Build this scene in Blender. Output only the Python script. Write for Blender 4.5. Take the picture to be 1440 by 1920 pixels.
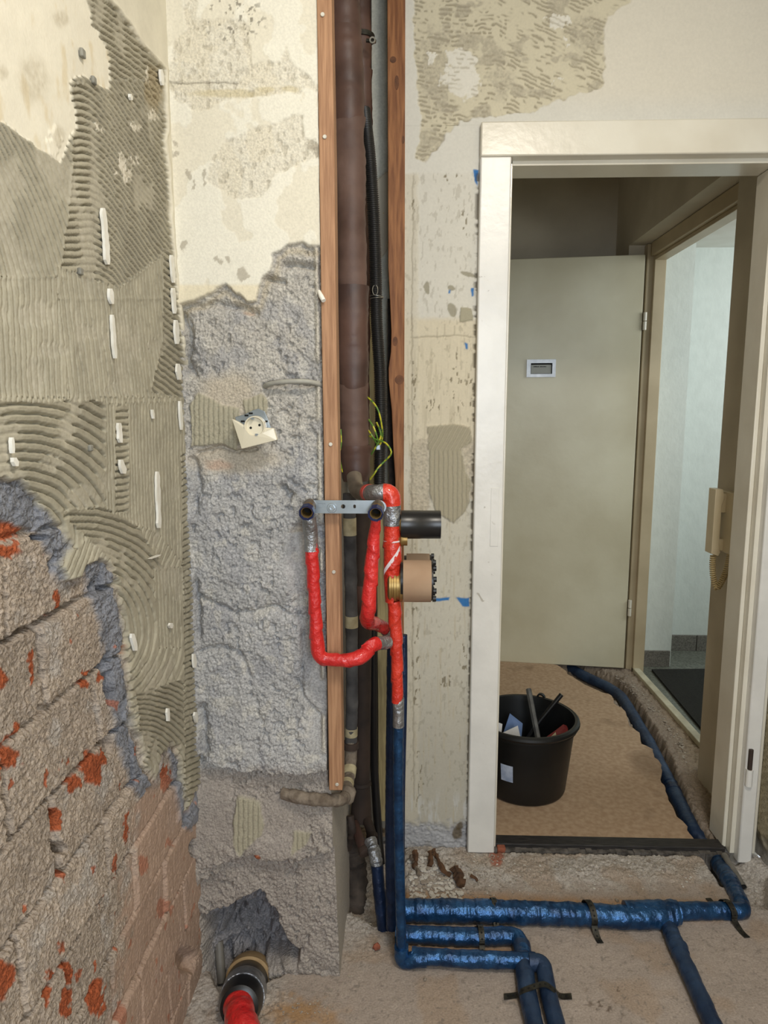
import bpy, bmesh, math, random
import numpy as np
from mathutils import Vector, Matrix

for o in list(bpy.data.objects): bpy.data.objects.remove(o)
random.seed(7); RNG = np.random.default_rng(11)
SC = bpy.context.scene; COL = SC.collection
PI = math.pi

# ------------------------------------------------------------------ camera
F_PX = 1280.0; CAM_H = 1.35; PITCH = math.radians(8.2); YAW = math.radians(1.8)
FW = np.array([-math.sin(YAW)*math.cos(PITCH), math.cos(YAW)*math.cos(PITCH), -math.sin(PITCH)])
RT = np.array([math.cos(YAW), math.sin(YAW), 0.0]); UP = np.cross(RT, FW); CP = np.array([0, 0, CAM_H])
cd = bpy.data.cameras.new('camera'); cam = bpy.data.objects.new('camera', cd); COL.objects.link(cam)
cd.sensor_fit = 'VERTICAL'; cd.sensor_height = 24.0; cd.lens = F_PX/1920*24.0; cd.clip_start = 0.02
cam.matrix_world = Matrix(((RT[0], UP[0], -FW[0], CP[0]), (RT[1], UP[1], -FW[1], CP[1]), (RT[2], UP[2], -FW[2], CP[2]), (0, 0, 0, 1)))
SC.camera = cam

# ------------------------------------------------------------------ world, lamps, exposure
w = bpy.data.worlds.new('daylight'); SC.world = w; w.use_nodes = True
w.node_tree.nodes['Background'].inputs[0].default_value = (0.86, 0.93, 1.0, 1)
w.node_tree.nodes['Background'].inputs[1].default_value = 0.9
def area(name, loc, target, size, power, color, sizey=None):
    d = bpy.data.lights.new(name, 'AREA'); d.energy = power; d.color = color
    d.size = size
    if sizey: d.shape = 'RECTANGLE'; d.size_y = sizey
    o = bpy.data.objects.new(name, d); COL.objects.link(o); o.location = loc
    o.rotation_euler = (Vector(target)-Vector(loc)).to_track_quat('-Z', 'Y').to_euler()
    return o
area('ceiling_lamp', (0.45, 0.32, 2.5), (0.36, 0.9, 0.6), 0.28, 18, (1.0, 0.92, 0.80))
area('bathroom_window_daylight', (0.45, -1.17, 1.60), (0.3, 1.6, 1.0), 0.85, 32, (0.81, 0.90, 1.0), 1.2)
area('stairwell_window_daylight', (2.35, 2.75, 1.9), (1.5, 3.8, 1.2), 0.9, 19, (0.92, 0.98, 1.0), 1.2)
VS = SC.view_settings
VS.view_transform = 'Standard'; VS.look = 'None'; VS.gamma = 1.0; VS.use_curve_mapping = False
VS.exposure = 0.0

# ------------------------------------------------------------------ geometry of the view (real places on real planes)
def ray(x, y): return FW + RT*((x-720)/F_PX) - UP*((y-960)/F_PX)
def onY(x, y, Y):
    d = ray(x, y); return CP + d*(Y/d[1])
def onX(x, y, X):
    d = ray(x, y); return CP + d*(X/d[0])
def onZ(x, y, Z=0.0):
    d = ray(x, y); return CP + d*((Z-CAM_H)/d[2])
def proj(X, Y, Z):
    vx, vy, vz = X-CP[0], Y-CP[1], Z-CP[2]
    zc = vx*FW[0]+vy*FW[1]+vz*FW[2]
    return 720+F_PX*(vx*RT[0]+vy*RT[1]+vz*RT[2])/zc, 960-F_PX*(vx*UP[0]+vy*UP[1]+vz*UP[2])/zc

# ------------------------------------------------------------------ numpy noise and mask helpers
_T = [np.random.default_rng(100+i).random((256, 256)) for i in range(24)]
def vn(x, y, s=0):
    T = _T[s % 24]; xi = np.floor(x).astype(np.int64); yi = np.floor(y).astype(np.int64)
    fx = x-xi; fy = y-yi; fx = fx*fx*(3-2*fx); fy = fy*fy*(3-2*fy)
    a = T[xi & 255, yi & 255]; b = T[(xi+1) & 255, yi & 255]; c = T[xi & 255, (yi+1) & 255]; d = T[(xi+1) & 255, (yi+1) & 255]
    return (a*(1-fx)+b*fx)*(1-fy)+(c*(1-fx)+d*fx)*fy
def fbm(x, y, n=4, s=0):
    r = 0; a = 0.5; t = 0
    for i in range(n):
        r = r+a*vn(x*2**i+17.3*i, y*2**i+9.1*i, s+i); t += a; a *= 0.5
    return r/t
def worley(x, y, s=0):
    A, B = _T[s % 24], _T[(s+5) % 24]; xi = np.floor(x).astype(np.int64); yi = np.floor(y).astype(np.int64); d = np.full(x.shape, 9.0)
    for i in (-1, 0, 1):
        for j in (-1, 0, 1):
            cx = xi+i; cy = yi+j
            d = np.minimum(d, (cx+A[cx & 255, cy & 255]-x)**2+(cy+B[cx & 255, cy & 255]-y)**2)
    return np.sqrt(d)
def sst(a, b, x):
    t = np.clip((x-a)/(b-a), 0, 1); return t*t*(3-2*t)
def segd(px, py, pts, closed=False):
    d = np.full(px.shape, 1e9); n = len(pts)
    for i in range(n if closed else n-1):
        ax, ay = pts[i]; bx, by = pts[(i+1) % n]; ex, ey = bx-ax, by-ay; L = ex*ex+ey*ey+1e-9
        t = np.clip(((px-ax)*ex+(py-ay)*ey)/L, 0, 1)
        d = np.minimum(d, (px-ax-t*ex)**2+(py-ay-t*ey)**2)
    return np.sqrt(d)
def sd(px, py, pts):
    ins = np.zeros(px.shape, bool); n = len(pts)
    for i in range(n):
        x1, y1 = pts[i]; x2, y2 = pts[(i+1) % n]
        if y1 == y2: continue
        c = ((y1 > py) != (y2 > py)) & (px < (x2-x1)*(py-y1)/(y2-y1)+x1); ins ^= c
    d = segd(px, py, pts, True); return np.where(ins, d, -d)
def ell(px, py, cx, cy, rx, ry): return 1-np.sqrt(((px-cx)/rx)**2+((py-cy)/ry)**2)
def lin(r, g, b):
    c = np.array([r, g, b], float)/255; return np.where(c <= .04045, c/12.92, ((c+.055)/1.055)**2.4)
def mixc(col, c, m): return col*(1-m[..., None])+np.asarray(c)*m[..., None]

# ------------------------------------------------------------------ materials
def nodes_of(m):
    m.use_nodes = True; nt = m.node_tree; return nt, nt.nodes['Principled BSDF']
def add_bump(nt, b, scale, strength, dist, detail=6.0, coord='Object', stretch=None, kind='NOISE'):
    tc = nt.nodes.new('ShaderNodeTexCoord'); src = tc.outputs[coord]
    if stretch:
        mp = nt.nodes.new('ShaderNodeMapping'); mp.inputs['Scale'].default_value = stretch
        nt.links.new(src, mp.inputs[0]); src = mp.outputs[0]
    if kind == 'VOR':
        n = nt.nodes.new('ShaderNodeTexVoronoi'); n.inputs['Scale'].default_value = scale; out = n.outputs['Distance']
    else:
        n = nt.nodes.new('ShaderNodeTexNoise'); n.inputs['Scale'].default_value = scale; n.inputs['Detail'].default_value = detail; out = n.outputs[0]
    nt.links.new(src, n.inputs['Vector'])
    bp = nt.nodes.new('ShaderNodeBump'); bp.inputs['Strength'].default_value = strength; bp.inputs['Distance'].default_value = dist
    nt.links.new(out, bp.inputs['Height']); nt.links.new(bp.outputs[0], b.inputs['Normal'])
    return out
def attr_mat(name, rough=0.9, scale=120, vary=0.25, bump=0.5, dist=0.004):
    """albedo from the colour attribute of the surface, broken up by procedural grain"""
    m = bpy.data.materials.new(name); nt, b = nodes_of(m)
    at = nt.nodes.new('ShaderNodeAttribute'); at.attribute_name = 'Col'
    g = add_bump(nt, b, scale, bump, dist)
    mr = nt.nodes.new('ShaderNodeMapRange'); mr.inputs[1].default_value = 0.3; mr.inputs[2].default_value = 0.7
    mr.inputs[3].default_value = -vary; mr.inputs[4].default_value = vary
    nt.links.new(g, mr.inputs[0])
    ma = nt.nodes.new('ShaderNodeMath'); ma.operation = 'MULTIPLY_ADD'; ma.inputs[2].default_value = 1.0     # alpha of the attribute = how grainy the surface is
    nt.links.new(mr.outputs[0], ma.inputs[0]); nt.links.new(at.outputs['Alpha'], ma.inputs[1])
    bp = b.inputs['Normal'].links[0].from_node; ms = nt.nodes.new('ShaderNodeMath'); ms.operation = 'MULTIPLY'; ms.inputs[1].default_value = bump
    nt.links.new(at.outputs['Alpha'], ms.inputs[0]); nt.links.new(ms.outputs[0], bp.inputs['Strength'])
    mx = nt.nodes.new('ShaderNodeMix'); mx.data_type = 'RGBA'; mx.blend_type = 'MULTIPLY'; mx.inputs[0].default_value = 1
    nt.links.new(at.outputs['Color'], mx.inputs[6]); nt.links.new(ma.outputs[0], mx.inputs[7])
    nt.links.new(mx.outputs[2], b.inputs['Base Color']); b.inputs['Roughness'].default_value = rough
    b.inputs['Specular IOR Level'].default_value = 0.25
    return m
def mat(name, c1, c2=None, scale=20, rough=0.6, metal=0.0, bump=0.0, bscale=60, dist=0.002, stretch=None, lo=0.35, hi=0.65, spec=0.5, coat=0.0, trans=0.0, stain=None):
    m = bpy.data.materials.new(name); nt, b = nodes_of(m)
    c1 = (*lin(*c1), 1); c2 = (*lin(*c2), 1) if c2 else c1
    tc = nt.nodes.new('ShaderNodeTexCoord'); mp = nt.nodes.new('ShaderNodeMapping')
    if stretch: mp.inputs['Scale'].default_value = stretch
    nt.links.new(tc.outputs['Object'], mp.inputs[0])
    n = nt.nodes.new('ShaderNodeTexNoise'); n.inputs['Scale'].default_value = scale; n.inputs['Detail'].default_value = 7
    nt.links.new(mp.outputs[0], n.inputs['Vector'])
    cr = nt.nodes.new('ShaderNodeValToRGB'); cr.color_ramp.elements[0].position = lo; cr.color_ramp.elements[1].position = hi
    cr.color_ramp.elements[0].color = c1; cr.color_ramp.elements[1].color = c2
    nt.links.new(n.outputs[0], cr.inputs[0]); outc = cr.outputs[0]
    if stain:
        sc_, ss, sl, sh_, sf = stain; n2 = nt.nodes.new('ShaderNodeTexNoise'); n2.inputs['Scale'].default_value = ss; n2.inputs['Detail'].default_value = 8; n2.inputs['Distortion'].default_value = 0.6
        nt.links.new(mp.outputs[0], n2.inputs['Vector']); m2 = nt.nodes.new('ShaderNodeMapRange'); m2.inputs[1].default_value = sl; m2.inputs[2].default_value = sh_; m2.inputs[4].default_value = sf
        nt.links.new(n2.outputs[0], m2.inputs[0]); mx = nt.nodes.new('ShaderNodeMix'); mx.data_type = 'RGBA'; nt.links.new(m2.outputs[0], mx.inputs[0]); nt.links.new(outc, mx.inputs[6]); mx.inputs[7].default_value = (*lin(*sc_), 1); outc = mx.outputs[2]
    nt.links.new(outc, b.inputs['Base Color'])
    b.inputs['Roughness'].default_value = rough; b.inputs['Metallic'].default_value = metal
    b.inputs['Specular IOR Level'].default_value = spec; b.inputs['Coat Weight'].default_value = coat
    b.inputs['Transmission Weight'].default_value = trans
    if bump: add_bump(nt, b, bscale, bump, dist, stretch=stretch)
    return m
M = {}
M['leftwall'] = attr_mat('adhesive_and_brick', 0.92, 210, 0.24, 0.9, 0.006)
M['pier'] = attr_mat('rough_concrete_and_plaster', 0.95, 230, 0.30, 0.7, 0.006)
M['backwall'] = attr_mat('patchy_painted_plaster', 0.8, 160, 0.10, 0.25, 0.002)
M['floor'] = attr_mat('dusty_screed', 0.95, 220, 0.24, 0.5, 0.004)
M['cream_paint'] = mat('cream_gloss_paint', (230, 225, 210), (220, 213, 196), 6, 0.28, bump=0.25, bscale=40, dist=0.003, coat=0.2)
M['daylit_paint'] = mat('worn_daylit_frame_paint', (236, 234, 228), (224, 222, 216), 9, 0.3, bump=0.25, bscale=45, dist=0.003, stain=((150, 140, 122), 26, .70, .74, .6))  # same paint as the cream head, whitened: daylight on the jambs put into colour
M['beige_paint'] = mat('beige_gloss_paint', (196, 180, 150), (180, 164, 134), 5, 0.4, bump=0.1, bscale=50)
M['door_paint'] = mat('aged_cream_door_paint', (214, 208, 182), (200, 192, 164), 3, 0.38, bump=0.35, bscale=22, dist=0.003)
M['hall_plaster'] = mat('hall_wall_paint', (206, 196, 176), (190, 180, 160), 4, 0.85, bump=0.3, bscale=150)
M['stair_plaster'] = mat('stairwell_white_render', (216, 222, 216), (210, 216, 210), 30, 0.8, bump=0.5, bscale=70, dist=0.003, stretch=(1, 1, 0.6))
M['ceiling'] = mat('ceiling_white', (226, 224, 216), (214, 210, 200), 5, 0.9)
M['timber_old'] = mat('orange_brown_timber', (160, 108, 66), (118, 72, 40), 14, 0.65, bump=0.35, bscale=70, stretch=(9, 9, 0.7))
M['timber_light'] = mat('planed_brown_timber', (178, 136, 102), (148, 108, 78), 16, 0.65, bump=0.3, bscale=80, stretch=(10, 10, 0.6))
M['knot'] = mat('timber_knot', (118, 74, 44), (84, 52, 32), 60, 0.7)
M['edge_dark'] = mat('dark_strip', (44, 34, 28), (22, 17, 14), 40, 0.95, bump=0.8, bscale=60)
M['lath'] = mat('dusty_pale_lath', (176, 162, 120), (146, 132, 96), 20, 0.8, bump=0.3, stretch=(8, 8, 0.6))
M['lagging'] = mat('brown_bitumen_lagging', (92, 66, 56), (66, 46, 40), 9, 0.5, bump=0.35, bscale=30, dist=0.004)
M['lagging_dusty'] = mat('dusty_brown_lagging', (108, 84, 74), (82, 60, 52), 12, 0.6, bump=0.4, bscale=30, dist=0.004)
M['lagging_dark'] = mat('dark_brown_pipe', (66, 52, 44), (44, 35, 30), 14, 0.75, bump=0.4, bscale=60)
M['felt'] = mat('grey_felt_lagging', (92, 90, 88), (62, 60, 60), 22, 0.95, bump=0.8, bscale=50, dist=0.004)
M['felt_dark'] = mat('dirty_cloth', (84, 74, 66), (46, 40, 36), 18, 0.95, bump=0.9, bscale=40, dist=0.006)
M['cream_tape'] = mat('cream_band', (196, 184, 150), (160, 148, 116), 40, 0.7)
M['encrusted'] = mat('encrusted_pipe', (138, 126, 112), (96, 84, 72), 45, 0.95, bump=1.0, bscale=90, dist=0.004)
M['black_plastic'] = mat('black_plastic', (26, 26, 28), (18, 18, 20), 10, 0.32, bump=0.05)
M['conduit'] = mat('black_corrugated_plastic', (30, 29, 28), (20, 20, 20), 10, 0.45)
M['bucket'] = mat('black_bucket_plastic', (24, 25, 26), (15, 16, 17), 8, 0.42, bump=0.1)
M['red_film'] = mat('red_glossy_film', (214, 46, 44), (194, 30, 32), 24, 0.3, bump=0.9, bscale=75, dist=0.006, coat=0.4)
M['red_orange'] = mat('orange_red_glossy_film', (218, 62, 42), (198, 46, 32), 24, 0.3, bump=0.9, bscale=75, dist=0.006, coat=0.4)
M['silver_tape'] = mat('silver_duct_tape', (176, 178, 182), (140, 142, 146), 40, 0.28, 0.75, bump=1.0, bscale=60, dist=0.008)
M['white_tape'] = mat('white_tape', (232, 222, 226), (220, 208, 212), 20, 0.5)
M['blue_foil'] = mat('blue_metallic_foil', (42, 88, 136), (24, 56, 94), 30, 0.28, 0.6, bump=0.9, bscale=48, dist=0.006, spec=0.7)
M['blue_dark'] = mat('dark_blue_foil', (30, 50, 84), (20, 36, 64), 30, 0.36, 0.4, bump=0.7, bscale=60, dist=0.004)
M['blue_dusty'] = mat('dusty_blue_foil', (52, 74, 104), (34, 52, 80), 18, 0.45, 0.35, bump=0.7, bscale=60, dist=0.004)
M['zinc'] = mat('zinc_plated_steel', (176, 186, 194), (150, 160, 168), 18, 0.3, 0.8)
M['bronze'] = mat('grey_bronze_fitting', (150, 138, 124), (118, 108, 98), 30, 0.4, 0.7, bump=0.2)
M['brass'] = mat('brass', (168, 140, 88), (122, 98, 58), 20, 0.4, 0.8)
M['blue_cap'] = mat('dark_blue_plastic_cap', (32, 42, 84), (22, 30, 62), 20, 0.35)
M['cardboard'] = mat('brown_cardboard', (176, 150, 124), (160, 132, 106), 9, 0.85, bump=0.15)
M['strap'] = mat('dark_perforated_steel', (72, 70, 62), (42, 40, 36), 60, 0.5, 0.7)
M['hole'] = mat('dark_void', (10, 10, 10), None, 10, 0.9)
M['socket'] = mat('cream_socket_plastic', (226, 218, 196), (214, 206, 182), 8, 0.3, coat=0.2)
M['grey_cable'] = mat('grey_cable_sheath', (170, 168, 158), (148, 146, 138), 30, 0.6)
M['wire'] = mat('yellow_green_insulation', (196, 190, 50), (92, 132, 50), 60, 0.4, lo=0.45, hi=0.55)
M['steel_wire'] = mat('tie_wire', (170, 168, 160), (130, 128, 120), 60, 0.35, 0.8)
M['white_grout'] = mat('white_sealant', (236, 234, 226), (222, 218, 206), 40, 0.6, bump=0.3)
M['plug_grey'] = mat('grey_wall_plug', (138, 136, 126), (112, 110, 102), 40, 0.6)
M['nail'] = mat('pale_nail_head', (216, 212, 200), (190, 186, 174), 40, 0.5, 0.2)
M['sheet'] = mat('brown_floor_sheet', (182, 156, 128), (164, 136, 108), 60, 0.85, bump=0.4, bscale=90, dist=0.002, stain=((104, 82, 58), 3.2, .56, .70, .75))
M['threshold'] = mat('blackened_threshold', (56, 52, 50), (30, 28, 27), 26, 0.6, bump=0.5, bscale=50, stretch=(1, 8, 8))
M['threshold_edge'] = mat('dusty_stone_edge', (116, 110, 104), (62, 58, 54), 40, 0.9, bump=0.8, bscale=60)
M['stone'] = mat('speckled_stone', (130, 126, 118), (92, 88, 82), 160, 0.5, bump=0.2, bscale=160)
M['stair_floor'] = mat('polished_grey_stone', (120, 122, 112), (92, 94, 86), 90, 0.25)
M['mat'] = mat('black_doormat', (38, 37, 32), (24, 23, 20), 140, 0.95, bump=0.8, bscale=200, dist=0.004)
M['alu'] = mat('brushed_aluminium', (178, 180, 182), (160, 162, 164), 30, 0.4, 0.6)
M['paper'] = mat('pale_paper_card', (168, 170, 164), (158, 160, 154), 12, 0.7)
M['print'] = mat('black_print', (24, 24, 26), None, 10, 0.7)
M['white_paper'] = mat('white_paper', (216, 214, 212), (196, 194, 192), 10, 0.8)
M['blue_card'] = mat('blue_card', (108, 134, 178), (90, 116, 160), 12, 0.6)
M['red_scrap'] = mat('dark_red_scrap', (138, 46, 44), (110, 34, 34), 14, 0.6)
M['rod'] = mat('dusty_grey_rod', (104, 104, 102), (72, 72, 72), 30, 0.5, 0.3)
M['sticker'] = mat('printed_sticker', (196, 206, 224), (150, 164, 192), 30, 0.5)
M['intercom'] = mat('cream_intercom_plastic', (222, 208, 178), (212, 198, 166), 8, 0.4)
M['cord'] = mat('cream_coiled_cord', (206, 186, 140), (190, 168, 122), 30, 0.5)
M['rubble'] = mat('pale_rubble', (178, 168, 154), (140, 128, 116), 30, 0.95, bump=0.6, bscale=120)
M['rubble_white'] = mat('white_plaster_chip', (216, 210, 200), (190, 184, 174), 30, 0.9, bump=0.4, bscale=120)
M['rotten'] = mat('rotten_brown_wood', (98, 68, 44), (58, 40, 27), 30, 0.9, bump=0.9, bscale=60)
M['brick_chip'] = mat('orange_brick', (158, 92, 68), (126, 72, 54), 40, 0.95, bump=0.6, bscale=90)
M['grey_pipe'] = mat('grey_plastic_conduit', (128, 124, 116), (106, 102, 96), 20, 0.5)
M['clay'] = mat('tan_clay_collar', (168, 142, 104), (136, 112, 80), 24, 0.8, bump=0.5)
M['pale_beam'] = mat('pale_painted_sill', (208, 202, 178), (176, 168, 144), 12, 0.6, bump=0.3)

# ------------------------------------------------------------------ object helpers
def tag(o, label=None, cat=None, group=None, kind=None):
    if label: o['label'] = label
    if cat: o['category'] = cat
    if group: o['group'] = group
    if kind: o['kind'] = kind
    return o
def thing(name, label, cat, loc, group=None):
    o = bpy.data.objects.new(name, None); COL.objects.link(o); o.location = tuple(float(v) for v in loc); o.empty_display_size = 0.05
    return tag(o, label, cat, group)
def link(o, parent=None):
    COL.objects.link(o)
    if parent is not None:
        o.parent = parent
        o.matrix_parent_inverse = Matrix.Translation(-parent.location) if parent.parent is None else Matrix.Identity(4)
    return o
def np_mesh(name, V, Q, col=None, smooth=True):
    me = bpy.data.meshes.new(name); nv, nq = len(V), len(Q); k = Q.shape[1]
    me.vertices.add(nv); me.vertices.foreach_set('co', np.ascontiguousarray(V, np.float32).ravel())
    me.loops.add(nq*k); me.loops.foreach_set('vertex_index', np.ascontiguousarray(Q, np.int32).ravel())
    me.polygons.add(nq); me.polygons.foreach_set('loop_start', np.arange(0, nq*k, k, dtype=np.int32))
    me.update(calc_edges=True)
    me.polygons.foreach_set('use_smooth', np.full(nq, smooth))
    if col is not None:
        a = me.color_attributes.new('Col', 'FLOAT_COLOR', 'POINT')
        c = np.ones((nv, 4), np.float32); c[:, :col.shape[1]] = col; a.data.foreach_set('color', c.ravel())
    return me
def sub_mesh(name, V, Q, col, keep):
    q = Q[keep]; u, inv = np.unique(q.ravel(), return_inverse=True)
    return np_mesh(name, V[u], inv.reshape(q.shape), col[u])
def grid_quads(nu, nv, flip=False):
    i = np.arange(nu*nv).reshape(nu, nv)
    q = np.stack([i[:-1, :-1], i[1:, :-1], i[1:, 1:], i[:-1, 1:]], -1).reshape(-1, 4)
    return q[:, ::-1] if flip else q

class MB:
    def __init__(s): s.v = []; s.f = []; s.sm = True
    def add(s, vs, fs):
        n = len(s.v); s.v += [tuple(float(c) for c in v) for v in vs]; s.f += [tuple(i+n for i in f) for f in fs]; return s
    def box(s, lo, hi):
        (a, b, c), (d, e, f) = lo, hi
        return s.add([(a, b, c), (d, b, c), (d, e, c), (a, e, c), (a, b, f), (d, b, f), (d, e, f), (a, e, f)],
                     [(0, 3, 2, 1), (4, 5, 6, 7), (0, 1, 5, 4), (1, 2, 6, 5), (2, 3, 7, 6), (3, 0, 4, 7)])
    def prism(s, pts, off):
        n = len(pts); p = [np.array(q, float) for q in pts]; o = np.array(off, float)
        return s.add(p+[q+o for q in p], [tuple(range(n))[::-1], tuple(range(n, 2*n))]+[(i, (i+1) % n, n+(i+1) % n, n+i) for i in range(n)])
    def tube(s, path, r, n=16, fn=None, cap=True):
        P = [np.array(p, float) for p in path]; m = len(P); R = r if hasattr(r, '__len__') else [r]*m
        t0 = P[1]-P[0]; t0 /= np.linalg.norm(t0); ref = np.array([0, 0, 1.0]) if abs(t0[2]) < 0.9 else np.array([0, -1.0, 0])
        u = np.cross(t0, ref); u /= np.linalg.norm(u); vs = []; L = 0
        for i in range(m):
            t = P[min(i+1, m-1)]-P[max(i-1, 0)]; t /= np.linalg.norm(t)+1e-12
            u = u-t*(u@t); u /= np.linalg.norm(u); v = np.cross(t, u)
            if i: L += np.linalg.norm(P[i]-P[i-1])
            for k in range(n):
                a = 2*PI*k/n; rr = R[i]*(fn(L, k/n) if fn else 1); vs.append(P[i]+(u*math.cos(a)+v*math.sin(a))*rr)
        fs = [(i*n+k, i*n+(k+1) % n, (i+1)*n+(k+1) % n, (i+1)*n+k) for i in range(m-1) for k in range(n)]
        if cap: fs += [tuple(range(n))[::-1], tuple((m-1)*n+k for k in range(n))]
        return s.add(vs, fs)
    def lathe(s, c, axis, prof, n=28, closed=False, fn=None):
        """prof: (distance along the axis, radius)"""
        c = np.array(c, float); a = np.array(axis, float); a /= np.linalg.norm(a)
        ref = np.array([0, 0, 1.0]) if abs(a[2]) < 0.9 else np.array([1.0, 0, 0])
        u = np.cross(a, ref); u /= np.linalg.norm(u); v = np.cross(a, u); m = len(prof)
        vs = [c+a*d+(u*math.cos(2*PI*k/n)+v*math.sin(2*PI*k/n))*r*(fn(d, k/n) if fn else 1) for d, r in prof for k in range(n)]
        fs = [(i*n+k, (i+1)*n+k, (i+1)*n+(k+1) % n, i*n+(k+1) % n) for i in range(m-1) for k in range(n)]
        if closed: fs += [((m-1)*n+k, k, (k+1) % n, (m-1)*n+(k+1) % n) for k in range(n)]
        else: fs += [tuple(range(n)), tuple((m-1)*n+k for k in range(n))[::-1]]
        return s.add(vs, fs)
    def build(s, name, m, parent=None, smooth=True, bevel=0, auto=40):
        me = bpy.data.meshes.new(name); me.from_pydata(s.v, [], s.f); me.validate()
        bm = bmesh.new(); bm.from_mesh(me); bmesh.ops.recalc_face_normals(bm, faces=bm.faces); bm.to_mesh(me); bm.free()
        me.materials.append(M[m] if isinstance(m, str) else m)
        o = bpy.data.objects.new(name, me); link(o, parent)
        if smooth:
            me.polygons.foreach_set('use_smooth', np.ones(len(me.polygons), bool)); me.set_sharp_from_angle(angle=math.radians(auto))
        if bevel:
            b = o.modifiers.new('bevel', 'BEVEL'); b.width = bevel; b.segments = 2; b.limit_method = 'ANGLE'
        return o
def spline(pts, step=0.006):
    """Catmull-Rom through 3-D points, resampled at an even step"""
    P = [np.array(p, float) for p in pts]; P = [2*P[0]-P[1]]+P+[2*P[-1]-P[-2]]; out = []
    for i in range(1, len(P)-2):
        n = max(2, int(np.linalg.norm(P[i+1]-P[i])/step))
        for k in range(n):
            t = k/n; a, b, c, d = P[i-1:i+3]
            out.append(0.5*((2*b)+(c-a)*t+(2*a-5*b+4*c-d)*t*t+(3*b-a-3*c+d)*t**3))
    return out+[P[-2]]
def rounded(pts, r=0.03, step=0.006):
    """straight runs with rounded corners"""
    P = [np.array(p, float) for p in pts]; out = [P[0]]
    for i in range(1, len(P)-1):
        a, b, c = P[i-1], P[i], P[i+1]; da = a-b; dc = c-b; la, lc = np.linalg.norm(da), np.linalg.norm(dc); q = min(r, la*0.49, lc*0.49)
        s, e = b+da/la*q, b+dc/lc*q
        for k in range(7):
            t = k/6; out.append((1-t)**2*s+2*t*(1-t)*b+t*t*e)
    out.append(P[-1]); res = [out[0]]
    for p in out[1:]:
        L = np.linalg.norm(p-res[-1]); n = max(1, int(L/step)); s = res[-1]
        for k in range(1, n+1): res.append(s+(p-s)*k/n)
    return res
def interp_r(path, keys):
    """radius along the path from (fraction, radius) keys"""
    return [float(np.interp(i/(len(path)-1), [k[0] for k in keys], [k[1] for k in keys])) for i in range(len(path))]
def copy_obj(o, parent=None):
    c = o.copy(); COL.objects.link(c); c.parent = parent; return c

# ================================================================== THE SETTING
# ------------------------------------------------------------------ left wall: notched adhesive on plaster over block courses
def quad_plane(a, b, c, d, col):
    return np.array([a, b, c, d], float), np.array([[0, 1, 2, 3]]), np.tile(np.asarray(col, float), (4, 1))
def merge(parts):
    V = []; Q = []; C = []; n = 0
    for v, q, c in parts:
        if c.shape[1] == 3: c = np.concatenate([c, np.full((len(c), 1), .4)], 1)
        V.append(v); Q.append(q+n); C.append(c); n += len(v)
    return np.concatenate(V), np.concatenate(Q), np.concatenate(C)

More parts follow.
